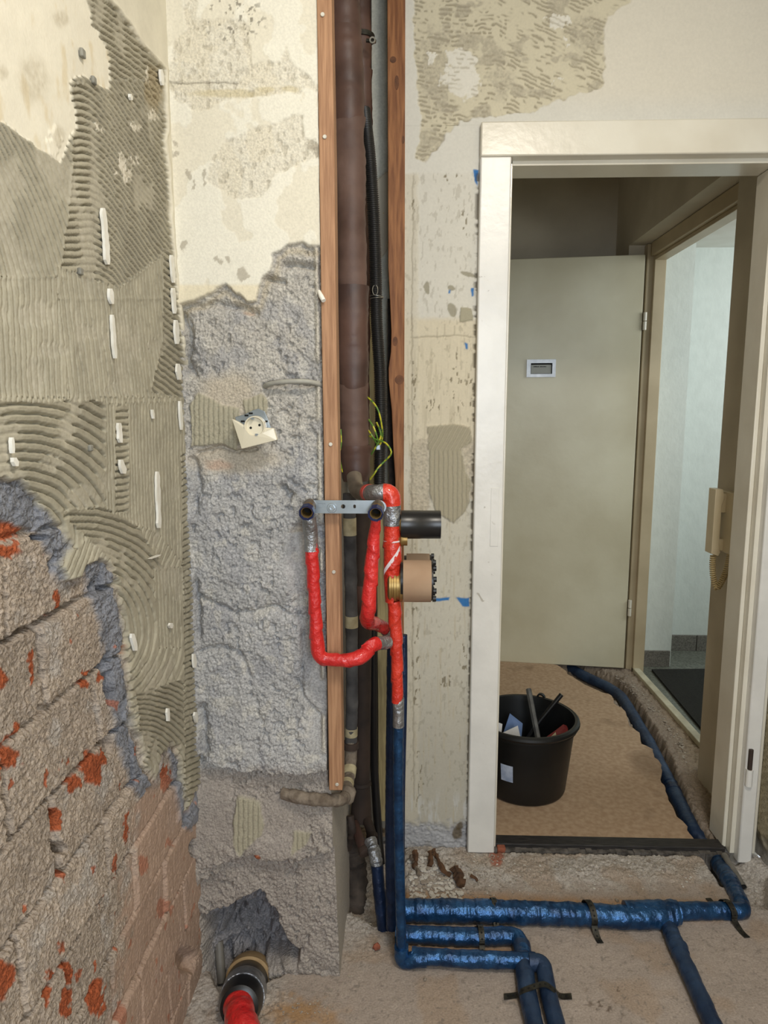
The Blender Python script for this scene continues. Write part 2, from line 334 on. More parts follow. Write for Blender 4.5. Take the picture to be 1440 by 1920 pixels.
C_ADH = lin(162, 156, 138); C_CREAM = lin(226, 220, 203); C_MORT = lin(166, 152, 138); C_GREY = lin(124, 126, 133); C_ORANGE = lin(160, 84, 52); C_PINK = lin(172, 144, 126)
XW = -0.490
BRICKS = {}
def build_left_wall():
    y0, y1, z0, z1 = 0.44, 1.475, 0.0, 2.22
    ny, nz = 560, 1120; ya = np.concatenate([np.linspace(y0, .70, 91)[:-1], np.linspace(.70, y1, ny-102), np.linspace(y1, 1.66, 13)[1:]])
    gy, gz = np.meshgrid(ya, np.linspace(z0, z1, nz), indexing='ij')
    px, py = proj(np.full(gy.shape, -0.480), gy, gz)
    U, W = gy*100, gz*100                                   # centimetres on the wall
    n1 = fbm(U/2.2, W/2.2, 4, 1)-.5; n2 = fbm(U/2.2+40, W/2.2, 4, 5)-.5; big = fbm(U/9, W/9, 3, 9); fine = fbm(U/.55, W/.55, 3, 3)-.5
    qx, qy = px+n1*16, py+n2*16
    skin = [(-3000, -3000), (400, -3000), (420, 1478), (372, 1475), (352, 1530), (345, 1500), (338, 1440), (332, 1400), (318, 1395), (300, 1420), (290, 1462), (272, 1440), (262, 1380), (247, 1362),
            (240, 1290), (236, 1220), (228, 1170), (218, 1100), (203, 1060), (186, 1050), (166, 1060), (148, 1082), (122, 1090), (112, 1060), (128, 1030), (112, 990), (78, 955), (52, 918), (36, 901), (-3000, 908)]
    s = sd(qx, qy, skin)
    P = sst(-3, 5, s)
    # --- trowel strokes
    tx, ty = px+n1*5, py+n2*5
    def prof(phi, wd=0.12):
        t = phi-np.floor(phi); return -1.25*np.exp(-((t-.5)/wd)**2)+0.16*np.exp(-((t-.28)/0.12)**2)
    k3 = np.maximum(tx-(150+0.09*(ty-320)), 0)
    zones = [
        (None, (tx-0.20*(ty-500)+0.0006*(ty-560)**2)/10.0, 1.0),
        ([(-3000, 520), (130, 520), (130, 745), (-3000, 745)], (tx-0.04*(ty-500))/10.5, 1.0),
        ([(150, -3000), (190, -3000), (315, 130), (308, 180), (200, 175), (160, 60)], (ty-0.72*tx)/11.5, 1.0),
        ([(132, 160), (165, 150), (315, 150), (335, 560), (100, 560), (128, 360)], (ty-0.0145*np.minimum(k3, 52)**2-1.55*np.maximum(k3-52, 0))/14.0, 1.0),
        ([(100, 500), (218, 540), (312, 470), (335, 745), (120, 745)], (tx-0.11*(ty-600))/np.where(tx > 212, 6.2, 9.5), 0.9),
        ([(302, 470), (345, 470), (345, 748), (278, 735), (300, 640)], (ty-0.75*tx)/12.5, 1.0),
        ([(-3000, 752), (192, 752), (192, 965), (140, 1030), (-3000, 1000)], np.hypot(tx-40, (ty-1012))/17.5, 1.15),
        ([(192, 757), (345, 752), (352, 1070), (290, 1000), (192, 960)], (tx-0.03*(ty-800))/6.0, 0.6),
        ([(211, 760), (235, 760), (236, 960), (211, 960)], (ty+0.1*tx)/12.5, 1.0),
        ([(100, 958), (190, 950), (250, 985), (300, 1060), (345, 1200), (352, 1330), (240, 1345), (205, 1050)], np.hypot(tx-150, ty-1180)/13.0, 1.0),
        ([(283, 1070), (350, 1060), (350, 1215), (292, 1215)], (tx-0.04*ty)/6.6, 0.8),
        ([(250, 1300), (350, 1270), (352, 1480), (270, 1470)], np.hypot(tx-262, ty-1440)/9.5, 1.0),
        ([(336, 850), (390, 850), (390, 1500), (344, 1500)], (ty+0.45*tx)/11.5, 1.0)]
    ridge = np.zeros(px.shape); seam = np.zeros(px.shape)
    for poly, phi, amp in zones:
        pr = prof(phi)*amp
        if poly is None: ridge = pr
        else:
            d = sd(tx, ty, poly); ridge = np.where(d > 0, pr, ridge); seam = np.maximum(seam, np.exp(-(d/3.0)**2))
    smear = sst(0.60, 0.72, fbm(U/5.5+3, W/7+8, 3, 14))
    for e in ((60, 590, 45, 30), (160, 620, 30, 20), (95, 660, 30, 16), (240, 640, 14, 18), (285, 650, 16, 16), (160, 470, 20, 70), (150, 930, 30, 26), (100, 870, 26, 14), (195, 905, 14, 26), (15, 330, 30, 45), (310, 1080, 26, 30), (275, 1270, 14, 40), (268, 1390, 16, 30), (215, 725, 20, 14)):
        smear = np.maximum(smear, sst(-.05, .4, ell(tx+n1*34, ty+n2*34, *e)))
    ridge = ridge*(1-0.8*smear)*(0.75+0.5*big)
    # --- old cream paint patch (the adhesive lies on it) and the smooth strip above the tiling
    paint = [(-3000, -3000), (150, -3000), (157, 0), (167, 22), (168, 47), (181, 56), (185, 72), (194, 81), (200, 111), (203, 169), (178, 161), (167, 151), (150, 143), (136, 146), (129, 156), (131, 181), (138, 206), (139, 244), (128, 253), (119, 283), (111, 306), (103, 300),
             (89, 289), (67, 278), (53, 264), (36, 256), (11, 236), (0, 230), (-3000, 200)]
    dp = sd(px+n1*7, py+n2*7, paint); mp = sst(-1.5, 1.5, dp)
    top = [(150, -3000), (186, -12), (232, 42), (262, 88), (292, 118), (303, 132), (305, 240), (300, 262), (309, 330), (314, 420), (322, 520), (332, 600), (345, 720), (350, 760), (420, 760), (420, -3000)]
    dt = sd(px+n1*5, py+n2*5, top); mt = sst(-1.5, 1.5, dt)
    lip = np.exp(-((dt-3)/3.0)**2)
    scar = sst(0, .5, ell(px+n1*20, py+n2*20, 285, 165, 22, 55))*(1-mt)
    bare = np.zeros(px.shape)
    for e in ((233, 318, 13, 30), (252, 298, 7, 9), (182, 240, 5, 12), (96, 265, 14, 30), (272, 140, 4, 12), (280, 215, 8, 14), (250, 236, 9, 12)): bare = np.maximum(bare, sst(0, .3, ell(px+n1*30+fine*16, py+n2*36+fine*16, *e)))
    A = P*(1-mp)*(1-mt)*(1-bare)
    h_skin = 0.0150+A*(0.0066*ridge-0.0012*smear+0.0012*n1+0.0016*seam*(0.5+n2))-0.0025*mp*(1-bare)-0.001*bare+0.0015*mt+0.004*lip*(1-mp)*(dt < 200)-0.004*scar*(fine+.3)+mp*0.0008*n1
    # --- block courses (0.25 x 0.125 m) under the broken plaster
    hc = 0.1252; kf = (1.072-gz)/hc; k = np.floor(kf).astype(int); fz = kf-k
    off = np.where(k % 2 == 0, 0.872, 0.765)+np.where(k == -1, 0.03, 0.0); bf = (gy-off)/0.25; b = np.floor(bf).astype(int); fb = bf-b
    dj = np.minimum(np.minimum(fz, 1-fz)*hc, np.minimum(fb, 1-fb)*0.25)*1000+n1*7+fine*5       # mm to nearest joint
    rnd = _T[20][(k*7+31) & 255, (b*13+57) & 255]; rnd2 = _T[21][(k*7+31) & 255, (b*13+57) & 255]
    smooth = sst(235, 275, px+n1*60+(py-1600)*0.10)*sst(1430, 1500, py)
    rough = 0.0070*(fbm(U/1.9, W/1.9, 4, 11)-.5)+0.0026*(0.6-worley(U/.5, W/.5, 2))+0.0045*(fbm(U/.5, W/.5, 2, 16)-.5)
    jdep = sst(0.30, 0.62, fbm(U/6+9, W/6, 2, 18))
    joint = (1-sst(1.0, 8.0, dj))*(0.35+0.65*jdep)*(1-0.55*smooth)
    h_br = (rnd-.5)*0.007+(1-0.70*smooth)*rough+0.002*smooth*(fbm(U*1.2, W/3, 3, 7)-.5)+(rnd2-.5)*0.012*(fz-.5)-0.023*joint
    dark = np.maximum(sst(0, .5, ell(px+n1*12, py+n2*12, 126, 1592, 14, 12)), sst(0, .5, ell(px+n1*8, py+n2*8, 117, 1555, 8, 40)))
    for e in ((209, 1245, 9, 26), (214, 1290, 9, 40), (182, 1098, 11, 20), (107, 1055, 6, 30), (82, 1008, 16, 8), (95, 1328, 14, 10), (372, 1590, 14, 22), (360, 1800, 22, 30), (232, 1330, 8, 30), (25, 1465, 5, 34), (215, 1400, 10, 25), (345, 1440, 10, 40), (352, 1520, 8, 30)):
        dark = np.maximum(dark, 0.36*sst(0, .5, ell(px+n1*10, py+n2*10, *e)))
    h_br = h_br-0.14*dark**1.5
    lipb = np.exp(-((s+9)/7.0)**2)*(s < 4)                      # ragged scratch coat left below the plaster edge
    h_br = h_br+0.005*lipb*(0.5+n1*2)
    # big chunk of exposed grey undercoat beside the tiles
    coat = np.zeros(px.shape)
    for poly in ([(-50, 905), (40, 903), (110, 985), (135, 1030), (140, 1072), (118, 1092), (100, 1040), (84, 1002), (50, 985), (-50, 960)], [(166, 1062), (190, 1050), (214, 1080), (230, 1190), (238, 1280), (250, 1380), (262, 1440), (285, 1470), (262, 1500), (240, 1440), (214, 1340), (206, 1240), (190, 1150), (172, 1110)],
                 [(322, 1400), (345, 1440), (352, 1545), (372, 1480), (382, 1510), (362, 1560), (345, 1540), (330, 1450)]):
        coat = np.maximum(coat, sst(-5, 4, sd(px+n1*14, py+n2*14, poly)))
    h_br = h_br+coat*(0.006+0.008*(fbm(U/1.4, W/1.4, 3, 19)-.5))
    H = h_br*(1-P)+h_skin*P
    # --- albedo
    tone = fbm(U/4, W/4, 4, 2)-.5
    cs = np.tile(C_ADH, px.shape+(1,))*(1+0.35*tone[..., None]+0.10*fine[..., None])
    cs = mixc(cs, lin(196, 190, 176), 0.45*smear*(0.5+fine))
    cs = mixc(cs, lin(204, 196, 178), 0.6*bare); cs = mixc(cs, lin(226, 220, 206), 0.7*bare*(fine > -.05))
    cream = np.tile(C_CREAM, px.shape+(1,))*(1+0.12*tone[..., None])
    stain = sst(.60, .78, fbm(U/3+5, W/5+2, 4, 6)); cream = mixc(cream, lin(206, 188, 150), .5*stain)
    for e in ((110, 35, 20, 22), (105, 255, 16, 28), (5, 135, 12, 16), (60, 150, 40, 60)): cream = mixc(cream, lin(170, 158, 132), .55*sst(0, .6, ell(px+n1*16, py+n2*16, *e))*(fine+.6).clip(0, 1))
    cs = mixc(cs, cream, np.clip(mp, 0, 1)); cs = mixc(cs, lin(226, 220, 202)*1.0, mt*(0.85+0.3*tone).clip(0, 1)); cs = mixc(cs, lin(160, 144, 112), .6*scar)
    cb = np.tile(C_MORT, px.shape+(1,))*(1+0.38*tone[..., None]+0.30*fine[..., None]+0.22*(rnd-.5)[..., None])
    cb = mixc(cb, lin(176, 172, 168), .45*sst(.55, .75, fbm(U/5, W/5, 3, 17)))
    cb = mixc(cb, C_PINK*(1+.25*tone[..., None]), .75*smooth)
    org = sst(.77, .80, fbm(U/2.6, W/3.4, 3, 13))*.9; nf = fbm(U/.8, W/.8, 3, 22)-.5
    for e in ((25, 995, 34, 20), (22, 1034, 30, 14), (118, 1128, 9, 24), (78, 1250, 5, 40), (22, 1272, 16, 22), (176, 1282, 8, 12), (176, 1262, 14, 6), (186, 1438, 22, 34), (152, 1468, 14, 18), (207, 1420, 8, 20), (32, 1422, 22, 24), (120, 1536, 10, 26), (244, 1550, 6, 38), (4, 1668, 9, 44), (140, 1822, 16, 26),
              (193, 1870, 14, 40), (98, 1850, 8, 40), (135, 1880, 16, 36), (238, 1905, 9, 32), (275, 1622, 12, 18), (318, 1705, 14, 24), (48, 1365, 9, 12), (205, 1270, 6, 10), (10, 1835, 36, 40), (318, 1460, 10, 26), (4, 1440, 8, 14)):
        org = np.maximum(org, sst(0, .22, ell(px+n1*22+nf*9, py+n2*24+nf*9, *e)))
    cb = mixc(cb, C_ORANGE*(1+.5*tone[..., None]+.3*fine[..., None]), org*(1-.45*smooth))
    cb = mixc(cb, C_GREY*(1+.5*tone[..., None]+.25*fine[..., None]), np.clip(coat*1.0+.35*lipb, 0, 1)*(1-org*.8))
    col = np.clip(cb*(1-P[..., None])+cs*P[..., None], .01, .95); gr = (1-P)*(1.1-.6*smooth)+P*(.16-.06*np.clip(mp+mt, 0, 1)); col = np.concatenate([col, gr[..., None]], -1)
    X = XW+H
    V = np.stack([X, gy, gz], -1).reshape(-1, 3); Cc = col.reshape(-1, 4); Q = grid_quads(ny, nz)
    # --- split: blocks are objects of their own, the skin and the mortar stay the wall
    isb = ((P < .5) & (s < 0)).reshape(-1); cell = ((k+50)*100+(b+50)).reshape(-1); onj = (dj < 3.0).reshape(-1)
    fq = isb[Q].all(1) & (cell[Q] == cell[Q[:, :1]]).all(1)
    fj = onj[Q].any(1)
    brickq = fq & ~fj; lab = np.where(brickq, cell[Q[:, 0]], -1)
    pxq = px.reshape(-1)[Q[:, 0]]; pyq = py.reshape(-1)[Q[:, 0]]; vis = (pxq > -40) & (pyq < 1960)
    for c in np.unique(lab):
        if c < 0: continue
        mk = lab == c
        if (mk & vis).sum() < 130: lab[mk] = -1
    wallV, wallQ, wallC = merge([(V, Q[lab < 0], Cc),
        quad_plane((XW+.015, -1.2, 0), (XW+.015, y0, 0), (XW+.015, y0, 2.6), (XW+.015, -1.2, 2.6), C_ADH),
        quad_plane((XW+.015, y0, z1), (XW+.015, 2.1, z1), (XW+.015, 2.1, 2.6), (XW+.015, y0, 2.6), C_CREAM)])
    me = np_mesh('wall_left', wallV, wallQ, wallC); me.materials.append(M['leftwall'])
    u = bpy.data.objects.new('wall_left', me); COL.objects.link(u)
    tag(u, 'left wall with grooved grey-beige tile adhesive over broken plaster and exposed blockwork', 'wall', kind='structure')
    for c in np.unique(lab):
        if c < 0: continue
        bm_ = sub_mesh('brick', V, Q, Cc, lab == c); bm_.materials.append(M['leftwall'])
        link(bpy.data.objects.new('brick', bm_), u)
    # white strips of old sealant left between the removed tiles
    def strip(pts, wd, jag=.25):
        L = len(pts)-1; a = []; bq = []
        N_ = max(3, int(abs(pts[-1][1]-pts[0][1])/9)+2)
        for i in range(N_):
            t = i/(N_-1)*L; j = min(int(t), L-1); f = t-j; x = pts[j][0]*(1-f)+pts[j+1][0]*f; y = pts[j][1]*(1-f)+pts[j+1][1]*f
            w1 = wd/2*(1-jag+2*jag*random.random()); w2 = wd/2*(1-jag+2*jag*random.random())
            if i in (0, N_-1): w1 *= .5; w2 *= .5
            a.append((x-w1, y)); bq.append((x+w2, y))
        pts2 = [onX(x, y, XW+.0165) for x, y in a+bq[::-1]]
        MB().prism(pts2, (.0045, 0, 0)).build('sealant_strip', 'white_grout', u)
    for pts, wd in (([(190, 390), (199, 496)], 8), ([(203, 541), (207, 570)], 8), ([(207, 590), (213, 672)], 5), ([(319, 478), (323, 530)], 5), ([(322, 540), (325, 588)], 6), ([(327, 600), (330, 645)], 7), ([(331, 682), (334, 712)], 8), ([(335, 752), (338, 806)], 4),
                    ([(18, 820), (19, 850)], 6), ([(22, 858), (26, 874)], 11), ([(220, 793), (223, 830)], 7), ([(224, 862), (229, 888)], 9), ([(292, 884), (296, 990)], 6), ([(283, 768), (285, 785)], 4), ([(245, 1188), (251, 1220)], 7), ([(361, 1226), (363, 1252)], 6), ([(312, 1328), (313, 1352)], 5),
                    ([(364, 1335), (366, 1355)], 6), ([(241, 176), (243, 188)], 4), ([(299, 130), (302, 160)], 6), ([(278, 1048), (296, 1040)], 8), ([(318, 1168), (318, 1178)], 8)):
        strip(pts, wd)
    return u
wall_left = build_left_wall()

# ------------------------------------------------------------------ pier left of the shaft: plaster over rough concrete blocks
def build_pier():
    YP = 1.466; nx, nz = 190, 1060
    uu, gz = np.meshgrid(np.linspace(0, 1, nx), np.linspace(-.085, 2.22, nz), indexing='ij')
    xe = np.where(gz > .5, -.1765, np.interp(gz, [0, .47, .5], [-.153, -.168, -.1765])); xe = xe+.0022*(fbm(gz*40, gz*0, 3, 3)-.5)
    gx = -.535+uu*(xe+.535)
    px, py = proj(gx, np.full(gx.shape, YP), gz); U, W = gx*100+200, gz*100
    n1 = fbm(U/2, W/2, 4, 2)-.5; n2 = fbm(U/2+30, W/2, 4, 6)-.5; fine = fbm(U/.5, W/.5, 3, 4)-.5; tone = fbm(U/5, W/5, 4, 8)-.5
    plast = [(200, -200), (700, -200), (700, 470), (598, 467), (570, 461), (545, 462), (532, 467), (512, 480), (510, 512), (495, 520), (490, 540), (482, 567), (465, 569), (445, 552), (427, 535), (407, 542), (390, 555), (370, 565), (338, 576), (200, 580)]
    s = sd(px+n1*9, py+n2*9, plast); P = sst(-2, 4, s); over = np.exp(-((s+10)/7.0)**2)*(s < 0)
    lump = 0.010*(fbm(U/3.2, W/3.2, 3, 12)-.5)+0.0036*(0.6-worley(U/.75, W/.75, 7))+0.0036*(0.55-worley(U/.42, W/.42, 3))+0.004*(fbm(U/.5, W/.5, 2, 15)-.5)
    calm = np.zeros(px.shape)
    for e in ((430, 745, 70, 55), (400, 1530, 60, 90), (440, 860, 110, 36), (560, 1040, 36, 60), (595, 1330, 30, 120), (520, 1555, 60, 70)): calm = np.maximum(calm, sst(-.1, .5, ell(px+n1*20, py+n2*20, *e)))
    h = lump*(1-.6*calm)
    def crease(pts, wd, dep): return -dep*np.exp(-(segd(px+n1*9, py+n2*12, pts)/wd)**2)
    h = h+crease([(495, 722), (560, 718), (640, 724)], 5, .016)+crease([(370, 1120), (440, 1150), (480, 1143), (520, 1138), (560, 1160), (640, 1185)], 5, .010)
    h = h+crease([(340, 590), (352, 620), (348, 680), (362, 700)], 9, .026)+crease([(345, 575), (400, 570), (440, 575), (480, 585)], 6, .014)+crease([(535, 500), (560, 496), (590, 500)], 6, .018)+crease([(505, 525), (530, 528)], 6, .02)
    h = h+crease([(372, 850), (420, 838), (450, 846), (480, 842)], 4, .012)+crease([(362, 860), (374, 905), (364, 960)], 7, .014)+crease([(364, 1095), (368, 1130), (372, 1190)], 7, .020)+crease([(372, 1225), (410, 1212), (450, 1225), (470, 1270)], 5, .010)+crease([(378, 1330), (386, 1400), (376, 1420)], 9, .020)
    h = h+crease([(565, 1185), (570, 1230), (560, 1290), (575, 1320), (600, 1350)], 5, .010)+crease([(530, 915), (540, 935), (548, 925)], 6, .018)+crease([(455, 820), (480, 810), (505, 830)], 10, .012)
    h = h-.008*sst(.55, .75, fbm(U/1.3, W/1.3, 3, 21))*(1-calm)*(.4+.6*sst(.4, .6, fbm(U/6, W/6, 2, 22)))
    # chase for the taped pipe and the two ledges lower down
    h = h-.011*sst(-8, 8, sd(px+n1*10, py+n2*10, [(548, 985), (612, 985), (630, 1420), (590, 1420), (575, 1240), (545, 1110)]))
    led = py+n1*24-np.interp(px, [380, 430, 480, 540, 620, 660], [1422, 1436, 1446, 1452, 1446, 1440])
    h = h+.014*sst(-120, -4, led)*(1-sst(-3, 5, led))-.012*sst(-3, 5, led)+.010*sst(20, 90, led)
    led2 = py+n1*26-np.interp(px, [370, 430, 470, 500, 560, 620, 660], [1660, 1610, 1596, 1612, 1612, 1588, 1580])
    h = h+.012*sst(-70, -4, led2)*(1-sst(-3, 5, led2))-.014*sst(-3, 6, led2)+.008*sst(30, 120, led2)
    cav = [(372, 1724), (424, 1709), (468, 1683), (486, 1677), (503, 1700), (526, 1722), (524, 1744), (544, 1776), (562, 1788), (556, 1814), (503, 1830), (486, 1856), (400, 1870), (385, 1830), (375, 1750)]
    dc = sd(px+n1*16, py+n2*16, cav); Cv = sst(-4, 14, dc); h = h-Cv*(.085+.06*(fbm(U/2.4, W/2.4, 3, 10)-.5)*2+.03*sst(10, 50, dc))
    # grooved adhesive left on the concrete
    adh = np.zeros(px.shape)
    for poly in ([(356, 760), (372, 735), (385, 742), (420, 760), (448, 765), (452, 800), (444, 845), (420, 832), (360, 838)], [(455, 750), (490, 738), (502, 750), (498, 790), (460, 780)], [(446, 1494), (484, 1502), (496, 1545), (490, 1565), (470, 1580), (452, 1602), (440, 1590), (436, 1540)], [(552, 1555), (585, 1560), (575, 1580), (548, 1600)]):
        adh = np.maximum(adh, sst(-2, 2, sd(px+n1*6, py+n2*6, poly)))
    t = (px+n1*3)/9.2; t = t-np.floor(t)
    h = h*(1-.8*adh)+adh*(.006-.004*np.exp(-((t-.5)/.14)**2))
    thin = np.exp(-((px-(np.interp(py, [0, 1480], [592, 614])-5))/5.0)**2)*(py > 460)*(py < 1440)*sst(.35, .5, fbm(W/6, W*0, 2, 5))    # plaster arris kept along the edge
    h = h*(1-.7*thin)+.008*thin
    # painted plaster: thin layers flaked off
    flake = sst(.50, .54, fbm(U/5.5+2, W/7+4, 4, 16)); f2 = np.zeros(px.shape)
    for poly in ([(345, -50), (378, -50), (372, 40), (392, 42), (420, 38), (455, 45), (472, 60), (470, 90), (475, 130), (505, 118), (530, 118), (540, 90), (548, 118), (580, 148), (590, 160), (600, 162), (600, 172), (330, 172), (318, 140), (330, 80), (352, 60)],
                 [(322, 162), (570, 164), (568, 180), (480, 184), (420, 196), (370, 215), (330, 190)], [(400, 300), (430, 265), (470, 250), (520, 235), (545, 218), (570, 225), (572, 262), (598, 275), (598, 300), (560, 310), (520, 330), (490, 378), (430, 372), (390, 340)]):
        f2 = np.maximum(f2, sst(-3, 3, sd(px+n1*14, py+n2*14, poly)))
    hp = .0125+.0010*(fbm(U/4, W/4, 3, 1)-.5)-.0016*f2-.0006*flake-.0022*sst(.62, .68, fbm(U/.9, W/1.1, 3, 17))*f2
    crack = np.exp(-(segd(px+n1*6, py+n2*5, [(318, 160), (350, 161), (420, 160), (450, 162)])/1.6)**2); hp = hp-.0015*crack
    cor = sst(14, -2, px-np.interp(py, [0, 300, 600, 900, 1300], [314, 322, 338, 350, 366]))       # ragged filler in the inner corner
    H = h*(1-P)+hp*P+.006*cor*(n2+.4)
    conc = np.tile(lin(174, 173, 172), px.shape+(1,))*(1+.34*tone[..., None]+.34*fine[..., None])
    conc = mixc(conc, lin(184, 177, 164), .55*sst(900, 780, py+n1*60)); conc = mixc(conc, lin(150, 151, 156), .45*sst(.5, .68, fbm(U/4.2, W/6, 3, 20)))
    conc = mixc(conc, lin(200, 196, 187), .5*sst(.60, .72, fbm(U/2.2, W/2.6, 3, 23)))
    conc = mixc(conc, lin(158, 148, 138), .8*sst(1425, 1465, py+n1*30))
    conc = mixc(conc, lin(186, 174, 154), .7*calm*(py < 1000)); conc = mixc(conc, lin(196, 190, 176), .8*thin)
    conc = mixc(conc, lin(184, 150, 130), .5*np.maximum(sst(0, .6, ell(px+n1*16, py+n2*16, 408, 872, 36, 14)), sst(0, .6, ell(px+n1*9, py+n2*9, 466, 586, 12, 6))))
    conc = mixc(conc, lin(158, 94, 66), sst(0, .3, ell(px+n1*6, py+n2*6, 482, 1603, 8, 6)))
    conc = mixc(conc, lin(132, 132, 138)*(1+.4*tone[..., None]), .8*Cv); conc = mixc(conc, lin(166, 160, 140), adh); conc = mixc(conc, lin(190, 178, 154), .6*over)
    pl = np.tile(lin(226, 222, 208), px.shape+(1,))*(1+.06*tone[..., None])
    pl = mixc(pl, lin(206, 199, 182), .8*f2*(.75+fine)); pl = mixc(pl, lin(214, 206, 186), .55*flake); pl = mixc(pl, lin(158, 150, 132), .4*f2*sst(.64, .70, fbm(U/.9, W/1.1, 3, 17)))
    for e in ((432, 180, 90, 10), (500, 172, 22, 7), (545, 172, 26, 8)): pl = mixc(pl, lin(190, 176, 136), .55*sst(0, .5, ell(px+n1*14, py+n2*6, *e)))
    for e in ((355, 330, 5, 9), (366, 345, 5, 12), (387, 340, 4, 14), (328, 270, 6, 8), (330, 295, 8, 10), (348, 465, 8, 12), (460, 515, 14, 10), (412, 487, 6, 7), (430, 492, 7, 7), (587, 280, 12, 12), (595, 290, 8, 20)):
        pl = mixc(pl, lin(168, 160, 144), .75*sst(0, .3, ell(px+n1*26+fine*9, py+n2*30+fine*9, *e)))
    pl = mixc(pl, lin(222, 210, 180), .7*sst(532, 540, py)); pl = mixc(pl, lin(120, 112, 96), .7*crack); pl = mixc(pl, lin(120, 114, 102), .8*sst(.70, .74, fbm(U/.7, W/.7, 2, 19))*sst(0, .5, ell(px, py, 440, 40, 80, 60)))
    col = np.clip(conc*(1-P[..., None])+pl*P[..., None], .01, .95); gr = (1-P)*(1.0-.5*adh-.2*calm)+P*(.22+.3*f2); col = np.concatenate([col, gr[..., None]], -1)
    V = np.stack([gx, YP-H, gz], -1).reshape(-1, 3); Cc = col.reshape(-1, 4); Q = grid_quads(nx, nz)
    # courses of the concrete blocks become objects of their own
    fp = (P < .5).reshape(-1)[Q].all(1); qy = (py+n1*10).reshape(-1)[Q[:, 0]]; qx = px.reshape(-1)[Q[:, 0]]
    j1 = 722.; j2 = np.interp(qx, [370, 440, 480, 520, 560, 640], [1120, 1150, 1143, 1138, 1160, 1185]); j3 = np.interp(qx, [380, 430, 480, 540, 620, 660], [1422, 1436, 1446, 1452, 1446, 1440])
    lab = np.where(~fp, -1, np.where(qy < j1, 0, np.where(qy < j2, 1, np.where(qy < j3, 2, 3))))
    # side of the pier towards the shaft
    ns = 24; zi = np.arange(0, nz, 4); yy = np.linspace(0, 1, ns); e = V.reshape(nx, nz, 3)[-1, zi]; ec = Cc.reshape(nx, nz, 4)[-1, zi, :3]
    SV = np.stack([np.stack([e[:, 0]+.003*(fbm(e[:, 2]*60, np.full(len(zi), t*20), 3, 5)-.5)*(t > 0), e[:, 1]*(1-t)+2.12*t, e[:, 2]], -1) for t in yy], 0)
    SC_ = np.stack([ec*(1-.0*t)*.5+lin(176, 170, 158)*.5 for t in yy], 0)
    side = (SV.reshape(-1, 3), grid_quads(ns, len(zi)), SC_.reshape(-1, 3))
    cap = quad_plane((-.49, YP-.012, 2.22), (-.1765, YP-.012, 2.22), (-.1765, YP-.012, 2.6), (-.49, YP-.012, 2.6), lin(226, 222, 208))
    cap2 = quad_plane((-.1765, YP-.012, 2.22), (-.1765, 2.12, 2.22), (-.1765, 2.12, 2.6), (-.1765, YP-.012, 2.6), lin(200, 196, 186))
    mv = merge([(V, Q[lab < 0], Cc), side, cap, cap2]); me = np_mesh('wall_pier', *mv); me.materials.append(M['pier'])
    o = bpy.data.objects.new('wall_pier', me); COL.objects.link(o)
    tag(o, 'wall pier with flaking cream plaster above rough grey concrete blocks, left of the pipe shaft', 'wall', kind='structure')
    for c in range(4):
        b_ = sub_mesh('concrete_block', V, Q, Cc, lab == c); b_.materials.append(M['pier']); link(bpy.data.objects.new('concrete_block', b_), o)
    return o
wall_pier = build_pier()

